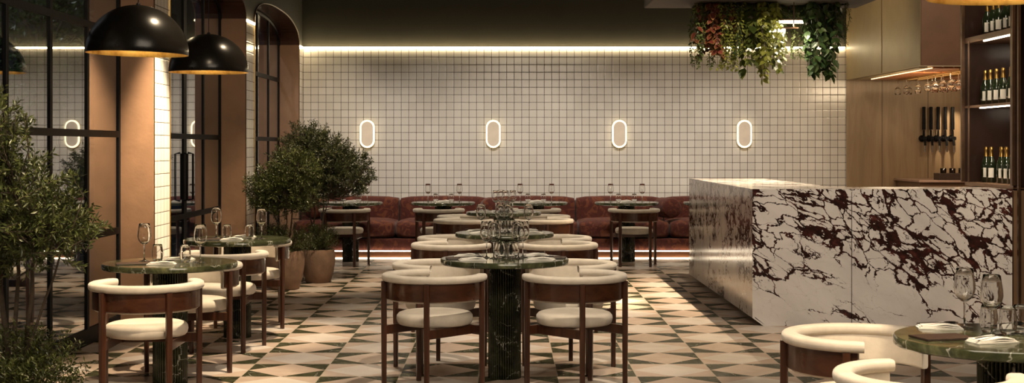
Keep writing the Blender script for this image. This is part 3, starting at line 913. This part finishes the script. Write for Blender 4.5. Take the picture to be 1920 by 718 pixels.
def make_bottle():
    t = thing('champagne_bottle', 'bottle', 'bottle')
    b = B(); b.lathe([(0, .004), (.036, 0), (.043, .006), (.0435, .15), (.041, .175), (.030, .205), (.019, .235), (.0150, .262), (.0145, .27), (0, .27)], 24); b.obj('glass_body', M['bottle'], t, smooth=60)
    b = B(); b.lathe([(.0205, .232), (.0165, .258), (.0155, .285), (.0175, .290), (.0175, .300), (.0155, .306), (.0145, .317), (0, .320)], 20); b.obj('foil', M['foil'], t, smooth=60)
    b = B()
    rr = [];
    for z in (.045, .130):
        rr.append([(.0442*math.cos(a), .0442*math.sin(a), z) for a in [PI*1.20 + PI*.34*k/14 for k in range(15)]])
    b.loft(rr, closed_ring=False); b.obj('paper_label', M['label'], t, smooth=60)
    return t
bottle = Kind(make_bottle)
ORD = ['farthest', 'second', 'third', 'fourth', 'nearest']
ORDL = ['leftmost', 'second from the left', 'third from the left', 'fourth from the left', 'rightmost']
for row, (z, ds) in enumerate(((cz0, (12.33, 12.20, 11.95, 11.83, 11.70)), (1.840, (12.35, 12.22, 12.07, 11.91, 11.72)), (2.455, (12.30, 12.15, 12.02, 11.84, 11.71)))):
    for k, d in enumerate(ds):
        bottle.put((4.35, d, z+.0005), 0.0, 'green bottle with gold foil, %s on the %s cabinet shelf' % (ORDL[k], ['bottom', 'middle', 'top'][row]), 'bottles in the cabinet')

# wall taps
def make_tap():
    t = thing('beer_tap', 'tap', 'tap')
    b = B(); b.lathe([(0, -.0), (.022, 0), (.024, .01), (.021, .27), (.024, .31), (.018, .32), (0, .32)], 20, c=(0, -.10, .12)); b.obj('handle', M['black'], t, smooth=50)
    b = B(); b.lathe([(0, 0), (.045, 0), (.045, .012), (.026, .018), (.026, .11), (.030, .115), (.030, .15), (0, .15)], 24, mat=Matrix.Rotation(PI/2, 4, 'X'))
    b.lathe([(.013, 0), (.017, .05), (.013, .115), (0, .12)], 16, c=(0, -.10, .0)); b.box((0, -.09, 0), (.095, .06, .05), bev=.012)
    b.obj('tap_body', M['black'], t, smooth=50)
    b = B(); b.tube([(0, -.125, .0), (.0, -.155, -.05), (0, -.165, -.10)], .017, 12); b.obj('spout_neck', M['black'], t, smooth=50)
    b = B(); b.tube([(0, -.165, -.10), (0, -.165, -.19)], .013, 12); b.obj('spout', M['chrome'], t, smooth=50)
    return t
tap = Kind(make_tap)
for k, px in enumerate((1739, 1752.3, 1766, 1779.7, 1793.5)):
    tap.put(((px-946)/136., D-.016, 1.585), 0, 'black beer tap with tall handle on the wood wall, ' + ORDL[k] + ' of five', 'beer taps on the bar wall')

# back counter with tray and tumblers
tag(B().box((6.12, 18.50, 1.015), (1.36, 1.15, .03), bev=.004).obj('back_counter', M['counter']), 'rose stone back counter under the beer taps', 'counter')
struct(B().box((6.12, 18.52, .50), (1.30, 1.10, .998)).obj('trim_counter_base', M['tanwall']))
def make_tray():
    t = thing('serving_tray', 'tray', 'tray')
    b = B(); b.box((0, 0, .006), (.44, .24, .012)); b.obj('tray_base', M['leather'], t)
    b = B()
    for s_ in (-1, 1):
        b.box((0, s_*.115, .05), (.44, .014, .08), bev=.003); b.box((s_*.213, 0, .05), (.014, .22, .08), bev=.003)
    b.obj('tray_rim', M['leather'], t)
    return t
tray = Kind(make_tray)
tray.put((5.93, 18.05, 1.0305), 0, 'dark wooden tray with clear tumblers on the back counter, left one', 'trays on the back counter')
tray.put((6.39, 18.02, 1.0305), 0, 'dark wooden tray with clear tumblers on the back counter, right one by the cabinet', 'trays on the back counter')
def make_rocks():
    t = thing('rocks_glass', 'glass', 'tumbler')
    b = B(); shell(b, [(0, 0), (.034, 0), (.0385, .006), (.0385, .02), (.040, .14)], .002, .014); b.obj('glass_wall', M['glass'], t, smooth=60)
    return t
rocks = Kind(make_rocks)
for k, x in enumerate((5.80, 5.92, 6.04, 6.26, 6.38, 6.50)):
    rocks.put((x, 18.05, 1.044), 0, 'clear straight tumbler standing in the %s tray on the back counter, %s' % ('left' if k < 3 else 'right', ('leftmost', 'middle one', 'rightmost')[k % 3]), 'tumblers in the trays')

# glass rack under the soffit
rack = thing('glass_rack', 'copper toned slatted glass rack lit from its edge under the soffit', 'rack', (5.8, 17.3, 2.40))
def ro(b, name, mat):
    o = b.obj(name, mat, rack); o.location = (-5.8, -17.3, -2.40); return o
for k in range(14):
    x = 5.03 + k*.125
    ro(B().box((x, 17.2, 2.388), (.105, 2.7, .022), bev=.003), 'slat', M['copper'])
ro(B().box((4.86, 17.3, 2.392), (.10, 2.9, .014)), 'edge_panel', M['bronzewall'])
ro(B().box((4.945, 17.1, 2.380), (.012, 2.6, .010)), 'edge_led', M['led_soft'])
for x in (5.30, 5.42, 5.55, 5.68):
    ro(B().box((x-.02, 17.1, 2.366), (.006, 2.5, .024)).box((x+.02, 17.1, 2.366), (.006, 2.5, .024)), 'rail', M['brass'])
for x in (5.36, 5.49): ro(B().box((x, 17.2, 2.3735), (.008, 2.3, .005)), 'rail_glint_strip', M['led_soft'])  # added glowing strips that put glints into the hanging glasses
def make_hang():
    t = thing('hanging_wine_glass', 'glass', 'wine glass')
    b = B(); pr = [(0, .0), (.018, .005), (.034, .025), (.0415, .047), (.041, .072), (.035, .107)]; shell(b, pr, .0014, .006)
    bmesh.ops.transform(b.bm, matrix=Matrix.Translation((0, 0, -.0935)) @ Matrix.Rotation(PI, 4, 'X'), verts=b.bm.verts[:])
    b.obj('bowl', M['glass'], t, smooth=180)
    b = B(); b.lathe([(0, 0), (.036, 0), (.036, -.003), (.010, -.007), (.004, -.015), (.0036, -.06), (.005, -.085), (.006, -.092), (0, -.0933)], 18); b.obj('stem', M['stem'], t, smooth=60)
    return t
hang = Kind(make_hang)
hp = [(5.30, (18.40, 18.0, 17.5, 17.1, 16.8, 16.5, 16.2)), (5.42, (18.30, 17.9, 17.3, 16.95, 16.6, 16.3)), (5.55, (17.6, 17.3, 17.0, 16.7)), (5.68, (17.6, 17.25, 16.95))]
for r, (x, ds) in enumerate(hp):
    for k, d in enumerate(ds):
        hang.put((x, d, 2.370), 0, 'upside-down wine glass on the %s rail of the rack, %s from the back' % (['left', 'second', 'third', 'right'][r], ['first', 'second', 'third', 'fourth', 'fifth', 'sixth', 'seventh'][k]), 'wine glasses hanging in the rack')

# ------------------------------------------------------------------ foliage
def leaves_mesh(name, P, Dr, N, L, W, mat, parent, big=False, uv=False):
    P = np.asarray(P); Dr = np.asarray(Dr); N = np.asarray(N); L = np.asarray(L)[:, None]; W = np.asarray(W)[:, None]
    Dr = Dr/np.linalg.norm(Dr, axis=1, keepdims=True)
    Sd = np.cross(Dr, N); Sd /= (np.linalg.norm(Sd, axis=1, keepdims=True)+1e-9); N = np.cross(Sd, Dr)
    n = len(P)
    if big:
        tpl = [(0,0,0), (0,.5,-.03), (0,1,-.16), (-.46,.25,.05), (-.40,.62,.02), (.46,.25,.05), (.40,.62,.02)]
        fc = [(0,3,1), (3,4,1), (4,2,1), (0,1,5), (5,1,6), (6,1,2)]
        uvx = [.35, 0, 1, 1, 1, 1, 1]
    else:
        tpl = [(0,0,0), (-.5,.45,.12), (0,1,0), (.5,.45,.12)]
        fc = [(0,1,2), (0,2,3)]; uvx = [.3,1,1,1]
    k = len(tpl)
    V = np.empty((n, k, 3))
    for i, (s_, a, c) in enumerate(tpl): V[:, i] = P + Sd*W*s_ + Dr*L*a + N*W*c
    faces = (np.arange(n)[:, None, None]*k + np.array(fc)[None]).reshape(-1, 3)
    me = bpy.data.meshes.new(name)
    me.from_pydata(V.reshape(-1, 3).tolist(), [], faces.tolist())
    if uv:
        ul = me.uv_layers.new(name='UVMap')
        idx = faces.reshape(-1) % k
        d = np.zeros((len(idx), 2)); d[:, 0] = np.array(uvx)[idx]
        ul.data.foreach_set('uv', d.reshape(-1))
    me.materials.append(mat)
    o = bpy.data.objects.new(name, me); COL.objects.link(o)
    if parent: o.parent = parent
    return o

def blob_pts(blobs, n, rng, shell=.55):
    out = []
    w = np.array([b[1][0]*b[1][1]*b[1][2] for b in blobs]); w = w/w.sum()
    for i in range(n):
        b = blobs[rng.choice(len(blobs), p=w)]
        v = rng.normal(size=3); v /= np.linalg.norm(v)
        r = rng.uniform(shell**3, 1)**(1/3)
        out.append((np.array(b[0]) + v*r*np.array(b[1]), v))
    return out

def make_tree(name, label, loc, pot_r, pot_h, stems, blobs, under, ntw, nlf, leaf, lmat, potmat, seed, under_leaf=(.022,.006), xmin=None, twig=.17):
    """coordinates of blobs/under are relative to the pot's foot"""
    rng = np.random.default_rng(seed); rnd = random.Random(seed)
    t = thing(name, label, 'potted tree', loc)
    b = B(); r = pot_r; h = pot_h
    b.lathe([(0, 0), (r*.66, 0), (r*.74, .015), (r*.90, h*.32), (r*.99, h*.62), (r, h*.80), (r*.955, h*.97), (r*.93, h), (r*.86, h), (r*.86, h*.93), (0, h*.93)], 40)
    b.obj('pot', potmat, t, smooth=60)
    b = B(); b.lathe([(0, h*.935), (r*.85, h*.935), (r*.5, h*.965), (0, h*.975)], 24); b.obj('soil', M['soil'], t)
    tb = B(); tips = []
    for (bx_, by_, tx_, ty_, tz_, rad) in stems:
        pts = []
        for k in range(7):
            u = k/6
            pts.append((bx_ + (tx_-bx_)*u**1.3 + rnd.uniform(-.012, .012), by_ + (ty_-by_)*u**1.3 + rnd.uniform(-.012, .012), h*.93 + (tz_-h*.93)*u))
        tb.tube(pts, [rad*(1-.5*k/6) for k in range(7)], 7); tips += pts[3:]
    tb.obj('trunk', M['bark'], t, smooth=60)
    br = B(); P, Dr, N, L, W = [], [], [], [], []
    tw = blob_pts(blobs, ntw, rng)
    if xmin is not None: tw = [(p, v) for p, v in tw if p[0] > xmin + .14]
    tips_a = np.array(tips)
    nb = 0
    for (p, v) in tw:
        d = v*.8 + rng.normal(size=3)*.45 + np.array((0, 0, .25)); d /= np.linalg.norm(d)
        ln = twig*rng.uniform(.6, 1.25)
        s0 = p - d*ln*.75; s1 = p + d*ln*.25
        if nb < ntw*.4:
            j = np.argmin(np.linalg.norm(tips_a - s0, axis=1)); nb += 1
            mid = (tips_a[j] + s0)/2 + rng.normal(size=3)*.03
            br.tube([tuple(tips_a[j]), tuple(mid), tuple(s0), tuple(s1)], [.0055, .004, .0026, .0012], 4, cap=False)
        k = int(nlf*rng.uniform(.7, 1.3))
        side = np.cross(d, rng.normal(size=3)); side /= np.linalg.norm(side)
        for q in range(k):
            u = (q+.5)/k
            a = q*2.4
            sd = side*math.cos(a) + np.cross(d, side)*math.sin(a)
            dd = d*.65 + sd*.75 + rng.normal(size=3)*.12
            P.append(s0 + (s1-s0)*u); Dr.append(dd); N.append(np.cross(dd, sd) + rng.normal(size=3)*.4 + np.array((0, 0, .8)))
            ll = leaf[0]*rng.uniform(.65, 1.15); L.append(ll); W.append(leaf[1]*rng.uniform(.8, 1.2))
    if xmin is not None:
        keep = [i for i in range(len(P)) if P[i][0] > xmin + .06]
        P = [P[i] for i in keep]; Dr = [Dr[i] for i in keep]; N = [N[i] for i in keep]; L = [L[i] for i in keep]; W = [W[i] for i in keep]
    br.obj('branch', M['bark'], t, smooth=60)
    leaves_mesh('foliage', P, Dr, N, L, W, lmat, t)
    # low bushy underplanting
    P, Dr, N, L, W = [], [], [], [], []
    us = B()
    for (p, v) in blob_pts(under[0], under[1], rng, .35):
        if xmin is not None and p[0] < xmin + .10: continue
        d = v*.7 + np.array((0, 0, .75)) + rng.normal(size=3)*.3; d /= np.linalg.norm(d)
        ln = .13*rng.uniform(.7, 1.3); s0 = p - d*ln*.7; s1 = p + d*ln*.3
        if rng.random() < .25:
            rt = (rng.uniform(-.3, .3)*r, rng.uniform(-.3, .3)*r, h*.95)
            us.tube([rt, tuple((np.array(rt)+s0)/2 + np.array((0, 0, .03))), tuple(s1)], [.003, .0025, .001], 4, cap=False)
        side = np.cross(d, rng.normal(size=3)); side /= np.linalg.norm(side)
        for q in range(under[2]):
            u = (q+.5)/under[2]; a = q*2.4
            sd = side*math.cos(a) + np.cross(d, side)*math.sin(a); dd = d*.55 + sd*.8
            P.append(s0 + (s1-s0)*u); Dr.append(dd); N.append(np.cross(dd, sd) + np.array((0, 0, .7)) + rng.normal(size=3)*.3)
            L.append(under_leaf[0]*rng.uniform(.7, 1.25)); W.append(under_leaf[1]*rng.uniform(.8, 1.2))
    if xmin is not None:
        keep = [i for i in range(len(P)) if P[i][0] > xmin + .03]
        P = [P[i] for i in keep]; Dr = [Dr[i] for i in keep]; N = [N[i] for i in keep]; L = [L[i] for i in keep]; W = [W[i] for i in keep]
    us.obj('underplant_stems', M['bark'], t)
    leaves_mesh('underplanting', P, Dr, N, L, W, M['shrub_leaf'], t)
    return t

# front left tree (against the near pier)
make_tree('potted_olive_tree', 'large leafy olive tree in the left foreground, cut off by the frame', (-2.42, 6.75, 0), .20, .26,
          [(-.02, 0, -.10, .02, 1.05, .017), (.03, .02, .12, -.03, 1.0, .015), (0, -.03, .0, .08, 1.15, .014), (.02, .0, .22, .02, .95, .010)],
          [((-.02, 0, 1.16), (.36, .36, .30)), ((-.12, 0, 1.50), (.20, .24, .28)), ((.16, 0, 1.06), (.26, .3, .22)), ((-.16, 0, 1.05), (.26, .3, .24))],
          ([((0, 0, .34), (.36, .34, .24)), ((-.05, 0, .40), (.28, .28, .19)), ((.05, -.1, .26), (.30, .25, .2))], 520, 18), 520, 22, (.042, .0115), M['olive_leaf'], M['clay'], 3, (.032, .0095), xmin=-.40)
# two trees before the third window
make_tree('potted_olive_tree', 'tall dark olive tree in the right of two clay pots before the third window', (-2.02, 14.80, 0), .185, .36,
          [(-.02, 0, -.06, .0, .95, .014), (.03, .02, .06, .02, 1.0, .013), (0, -.03, .12, -.06, .92, .010), (-.01, .02, -.16, .05, 1.0, .010)],
          [((-.05, 0, 1.32), (.48, .44, .34)), ((.20, 0, 1.18), (.42, .40, .30)), ((-.10, 0, 1.56), (.27, .28, .20)), ((-.15, 0, 1.04), (.36, .34, .26)), ((.45, .0, 1.13), (.18, .2, .13))],
          ([((0, 0, .46), (.24, .23, .17))], 260, 20), 980, 24, (.043, .012), M['olive_leaf_d'], M['clay_d'], 5, (.026, .0065), xmin=-.80)
make_tree('potted_olive_tree', 'lower greener olive tree in the left of two clay pots before the third window', (-2.27, 14.10, 0), .205, .40,
          [(-.02, 0, -.12, .0, .85, .011), (.03, .02, .10, .02, .9, .011), (0, -.03, .04, -.06, .85, .009)],
          [((.02, 0, 1.02), (.36, .34, .27)), ((-.18, 0, 1.02), (.25, .30, .24)), ((.10, 0, 1.24), (.28, .28, .22))],
          ([((0, 0, .49), (.27, .25, .17)), ((-.14, 0, .53), (.18, .2, .17))], 330, 20), 620, 22, (.042, .0115), M['olive_leaf'], M['clay'], 9, (.028, .007), xmin=-.55)

# street tree seen through the first window
st = thing('street_tree', 'dark leafy street tree behind the first window glass', 'tree', (-6.6, 19.4, -.05))
rng = np.random.default_rng(21)
tb = B(); tb.tube([(0, 0, 0), (.03, .02, 1.2), (0, .05, 2.3), (-.05, 0, 3.2)], [.09, .07, .05, .02], 8)
for k in range(9):
    a = k*2.4; tb.tube([(0, .03, 1.9+.13*k), (.3*math.cos(a), .3*math.sin(a), 2.4+.13*k), (.6*math.cos(a), .6*math.sin(a), 2.7+.15*k)], [.03, .018, .006], 5)
tb.obj('trunk', M['bark'], st, smooth=60)
bp = blob_pts([((0, 0, 3.1), (.75, .9, .8)), ((0, .2, 3.9), (.55, .7, .6)), ((.1, -.3, 2.4), (.5, .6, .4))], 2600, rng, .3)
leaves_mesh('foliage', [p for p, v in bp], [v + rng.normal(size=3)*.6 for p, v in bp], [rng.normal(size=3) + np.array((0, 0, 1)) for _ in bp], rng.uniform(.07, .12, len(bp)), rng.uniform(.035, .06, len(bp)), M['dkgreen'], st)

# suspended planter over the bar
ZP = 2.80
rk = thing('suspended_planter', 'dark woven hanging planter panel with light tubes above the bar', 'hanging planter', (2.4, 12.75, ZP))
def po(b, name, mat, smooth=None):
    o = b.obj(name, mat, rk, smooth); o.location = (-2.4, -12.75, -ZP); return o
po(B().box((2.36, 12.65, ZP+.05), (2.04, .95, .10), bev=.01), 'panel', M['mesh'])
for x in (1.5, 3.25):
    for y in (12.3, 13.0): po(B().tube([(x, y, ZP+.10), (x, y, ZC)], .008, 8), 'rod', M['black'])
for (xa, xb, y, z) in ((2.545, 2.794, 12.75, 2.635), (2.446, 2.590, 12.60, 2.543)):
    po(B().tube([(xa, y, z), (xb, y, z)], .014, 12), 'light_tube', M['led_w'])
    po(B().box(((xa+xb)/2, y, z+.022), (xb-xa+.24, .03, .012)).box((xa-.08, y, (z+.02+ZP)/2), (.008, .008, ZP-z-.02)).box((xb+.08, y, (z+.02+ZP)/2), (.008, .008, ZP-z-.02)), 'tube_holder', M['bronze'])

def px2(px, py, d=12.8): return (px-946)*d/F, H + (275-py)*d/F
def trailing(label, strands, leaf, mat, seed, big=True, stem='bark', uv=False, step=.045, spread=.6, droop=.6):
    """strands: (px_top, px_bottom, py_bottom, depth)"""
    rng = np.random.default_rng(seed)
    xs_ = [px2(s_[0], 0, s_[3])[0] for s_ in strands]; ys_ = [s_[3] for s_ in strands]
    base = (sum(xs_)/len(xs_), sum(ys_)/len(ys_), ZP)
    t = thing('trailing_plant', label, 'hanging plant', base, group='plants trailing from the planter above the bar')
    sb = B(); P, Dr, N, L, W = [], [], [], [], []
    for (pt, pb, pyb, d) in strands:
        xt = px2(pt, 0, d)[0]; xb, zb = px2(pb, pyb, d)
        zt = ZP - .002; n = max(4, int((zt-zb)/step)); pts = []
        ph = rng.uniform(0, 6)
        for k in range(n+1):
            u = k/n
            p = np.array((xt + (xb-xt)*u + .018*math.sin(5*u+ph), d + .03*math.sin(4*u+ph*2) - .05*u*(1-u), zt + (zb-zt)*u))
            pts.append(p)
            if k >= 0:
                for q in range(3):
                    a = rng.uniform(0, 2*PI)
                    out = np.array((math.cos(a), math.sin(a)-.35, 0))
                    dd = out*spread + np.array((0, 0, -droop)) + rng.normal(size=3)*.22
                    P.append(p + out*.008); Dr.append(dd); N.append(out + np.array((0, -.5, .7)) + rng.normal(size=3)*.3)
                    s_ = rng.uniform(.65, 1.15)
                    L.append(leaf[0]*s_); W.append(leaf[1]*s_)
        sb.tube([tuple(p - np.array(base)) for p in pts], .0022, 5, cap=False)
    so_ = sb.obj('stems', M['bark'] if stem == 'bark' else M[stem], t)
    o = leaves_mesh('foliage', np.array(P) - np.array(base), Dr, N, L, W, mat, t, big=big, uv=uv)
    b = B(); b.lathe([(0, 0), (.06, 0), (.075, .09), (.078, .099), (.0, .099)], 20); 
    po_ = b.obj('root_ball', M['soil'], t); po_.location = (0, 0, .0)
    return t
R_ = random.Random(4)
def fan(n, x0, x1, y0, y1, d0=12.55, d1=12.95, lean=0):
    out = []
    for k in range(n):
        x = x0 + (x1-x0)*(k+.5)/n + R_.uniform(-4, 4)
        out.append((x, x + lean + R_.uniform(-8, 8), R_.uniform(y0, y1), R_.uniform(d0, d1)))
    return out
trailing('trailing plant with red leaves edged in yellow, left part of the hanging planter', fan(18, 1312, 1368, 50, 106), (.082, .058), M['coleus'], 11, uv=True, step=.05)
trailing('small-leaved green plant at the far left end of the hanging planter', fan(8, 1302, 1335, 85, 128), (.030, .019), M['smallgreen'], 12, step=.020, lean_=0) if False else trailing('small-leaved green plant at the far left end of the hanging planter', fan(14, 1298, 1338, 70, 128), (.030, .019), M['smallgreen'], 12, step=.018)
trailing('dense dark small-leaved plant right of the red leaves', fan(14, 1360, 1396, 70, 108), (.032, .017), M['dkgreen'], 13, step=.020)
trailing('yellow green small-leaved plant hanging below the red leaves', fan(16, 1346, 1398, 95, 130), (.040, .022), M['lime'], 14, step=.026)
trailing('broad-leaved green plant in the middle of the hanging planter', fan(15, 1388, 1462, 40, 128), (.115, .072), M['midgreen'], 15, step=.07)
trailing('lime heart-leaved plant with the lowest bright tips', fan(9, 1424, 1458, 100, 148, 12.45, 12.7), (.070, .048), M['lime'], 16, step=.045)
trailing('feathery green plant hanging under the light tubes', fan(12, 1462, 1512, 75, 112, 12.8, 13.0), (.034, .016), M['smallgreen'], 17, step=.022)
trailing('dark ivy-like plant with large leaves right of the light tubes', fan(17, 1504, 1574, 80, 140), (.095, .060), M['dkgreen'], 18, step=.06)
trailing('thin string-like plant at the right end of the hanging planter', fan(6, 1570, 1590, 40, 85), (.020, .009), M['smallgreen'], 19, step=.014)
trailing('bushy mid green plant above the light tubes', fan(9, 1400, 1500, 10, 40, 12.9, 13.05), (.07, .035), M['dkgreen'], 20, step=.04)

# ------------------------------------------------------------------ lights
def spot(name, loc, tgt, e, ang, blend=.6, col=(1, .82, .58), r=.05):
    l = bpy.data.lights.new(name, 'SPOT'); l.energy = e; l.spot_size = math.radians(ang); l.spot_blend = blend; l.color = col; l.shadow_soft_size = r
    o = bpy.data.objects.new(name, l); COL.objects.link(o); o.location = loc
    o.rotation_euler = (Vector(tgt) - Vector(loc)).to_track_quat('-Z', 'Y').to_euler(); return o
def area(name, loc, tgt, e, sx, sy, col=(1, .82, .58)):
    l = bpy.data.lights.new(name, 'AREA'); l.shape = 'RECTANGLE'; l.size = sx; l.size_y = sy; l.energy = e; l.color = col
    o = bpy.data.objects.new(name, l); COL.objects.link(o); o.location = loc
    o.rotation_euler = (Vector(tgt) - Vector(loc)).to_track_quat('-Z', 'Y').to_euler(); return o
C1 = (1, .78, .51); C2 = (1, .84, .64); C3 = (1, .88, .74)
# ceiling spots over the tables
spot('spot_table', (0.5, 7.6, 4.1), (0, 8.8, .7), 340, 46, .8, C2)
spot('spot_table', (0.4, 10.4, 4.1), (0, 11.4, .7), 320, 46, .8, C2)
spot('spot_table', (0.3, 13.8, 4.1), (0, 14.9, .7), 300, 46, .8, C2)
spot('spot_table', (-1.2, 8.3, 4.1), (-2.05, 8.35, .7), 800, 36, .7, C1)
spot('spot_table', (-1.2, 10.6, 4.1), (-2.06, 10.6, .7), 700, 36, .7, C1)
spot('spot_table', (1.6, 4.4, 4.1), (1.75, 5.2, .7), 560, 44, .7, C1)
for x in bx[:4]: spot('spot_banquette', (x, 15.9, 4.1), (x, 17.5, .5), 150, 46, .8, C2)
spot('spot_floor', (1.35, 12.6, 4.1), (1.45, 12.9, 0), 1100, 26, .9, C1)
spot('spot_floor', (1.2, 9.8, 4.1), (1.2, 9.9, 0), 260, 50, .9, C1)
spot('spot_floor', (-1.0, 9.8, 4.1), (-1.0, 10.2, 0), 240, 54, .9, C2)
# left side: pier washer, jambs, trees
spot('spot_pier', (-1.75, 10.3, 4.1), (-2.83, 11.28, 1.35), 3200, 20, .8, C1)
spot('spot_jamb', (-1.2, 6.2, 4.1), (-2.95, 11.0, 1.4), 150, 34, .8, C1)
spot('spot_jamb', (-.9, 10.6, 4.1), (-2.95, 14.9, 1.4), 170, 36, .8, C1)
spot('spot_jamb', (-.9, 14.6, 4.1), (-2.95, 18.7, 1.8), 200, 34, .8, C1)
spot('spot_tree', (-1.1, 5.6, 4.1), (-2.35, 6.75, .9), 560, 44, .8, C1)
spot('spot_tree', (-.9, 12.9, 4.1), (-2.1, 14.5, .7), 520, 40, .8, C1)
# back wall washers
for x in (-2.1, -1.0, .1, 1.2, 2.3, 3.4): spot('spot_backwall', (x, 16.7, 4.15), (x, 19.1, .40), 225, 56, 1, C3)
# bar
spot('spot_bar', (2.45, 14.0, 2.72), (2.45, 13.6, 1.1), 700, 120, .9, C1, r=.01)
area('barwall_fill', (5.6, 16.6, 2.33), (5.5, 19.1, 1.2), 21, 1.4, .1, C1)  # added mid-air fill that evens out the wood wall
spot('spot_tap', (6.15, 18.4, 2.33), (6.25, 19.1, 1.6), 60, 40, .7, C1, r=.004)
spot('spot_soffit', (3.0, 16.6, 4.1), (4.78, 17.4, 2.6), 75, 100, 1, C1)
spot('spot_soffit', (5.0, 13.2, 3.9), (5.25, 15.7, 2.9), 120, 40, .5, C1)
spot('spot_rightwall', (3.7, 10.4, 4.1), (4.2, 11.1, 1.8), 160, 30, .3, C1)
spot('spot_barfront', (2.9, 7.9, 4.1), (3.0, 11.2, .6), 330, 55, .9, C2)
# cabinet shelf lights
for z in (1.80, 2.385, 3.15): area('shelf_light', (4.24, 11.75, z), (4.45, 11.85, z-.5), 5.0, .9, .02, C2)
area('rack_fill', (5.4, 16.8, 1.10), (5.6, 16.6, 2.4), 22, .8, 2.0, C1)  # added upward fill for the rack underside, no lamp stands here
area('plant_light', (2.66, 12.66, 2.60), (2.5, 12.55, 1.9), 8, .3, .06, C2)
spot('spot_plants', (2.2, 9.6, 4.1), (2.35, 12.7, 2.35), 520, 30, .8, C2)
# added soft fill from overhead, not a ceiling fixture
area('overhead_fill', (.6, 4.0, 4.15), (.6, 9, 0), 220, 3, 3, C2)
# added spot that brightens the facade outside, not an actual street lamp
spot('facade_fill', (-5.2, 9, 7), (-9, 24, 5), 4500, 90, .8, (.95, .95, 1))

w = bpy.data.worlds.new('world'); S.world = w; w.use_nodes = True
bg = w.node_tree.nodes['Background']; bg.inputs[0].default_value = (.05, .07, .11, 1); bg.inputs[1].default_value = .25

S.view_settings.view_transform = 'Standard'; S.view_settings.look = 'None'
S.view_settings.exposure = 0.3; S.view_settings.gamma = 1; S.view_settings.use_curve_mapping = False
c = S.cycles
c.use_denoising = True
c.max_bounces = 10; c.transparent_max_bounces = 24; c.glossy_bounces = 5; c.diffuse_bounces = 4; c.transmission_bounces = 12
c.sample_clamp_indirect = 4
c.caustics_reflective = False; c.caustics_refractive = False
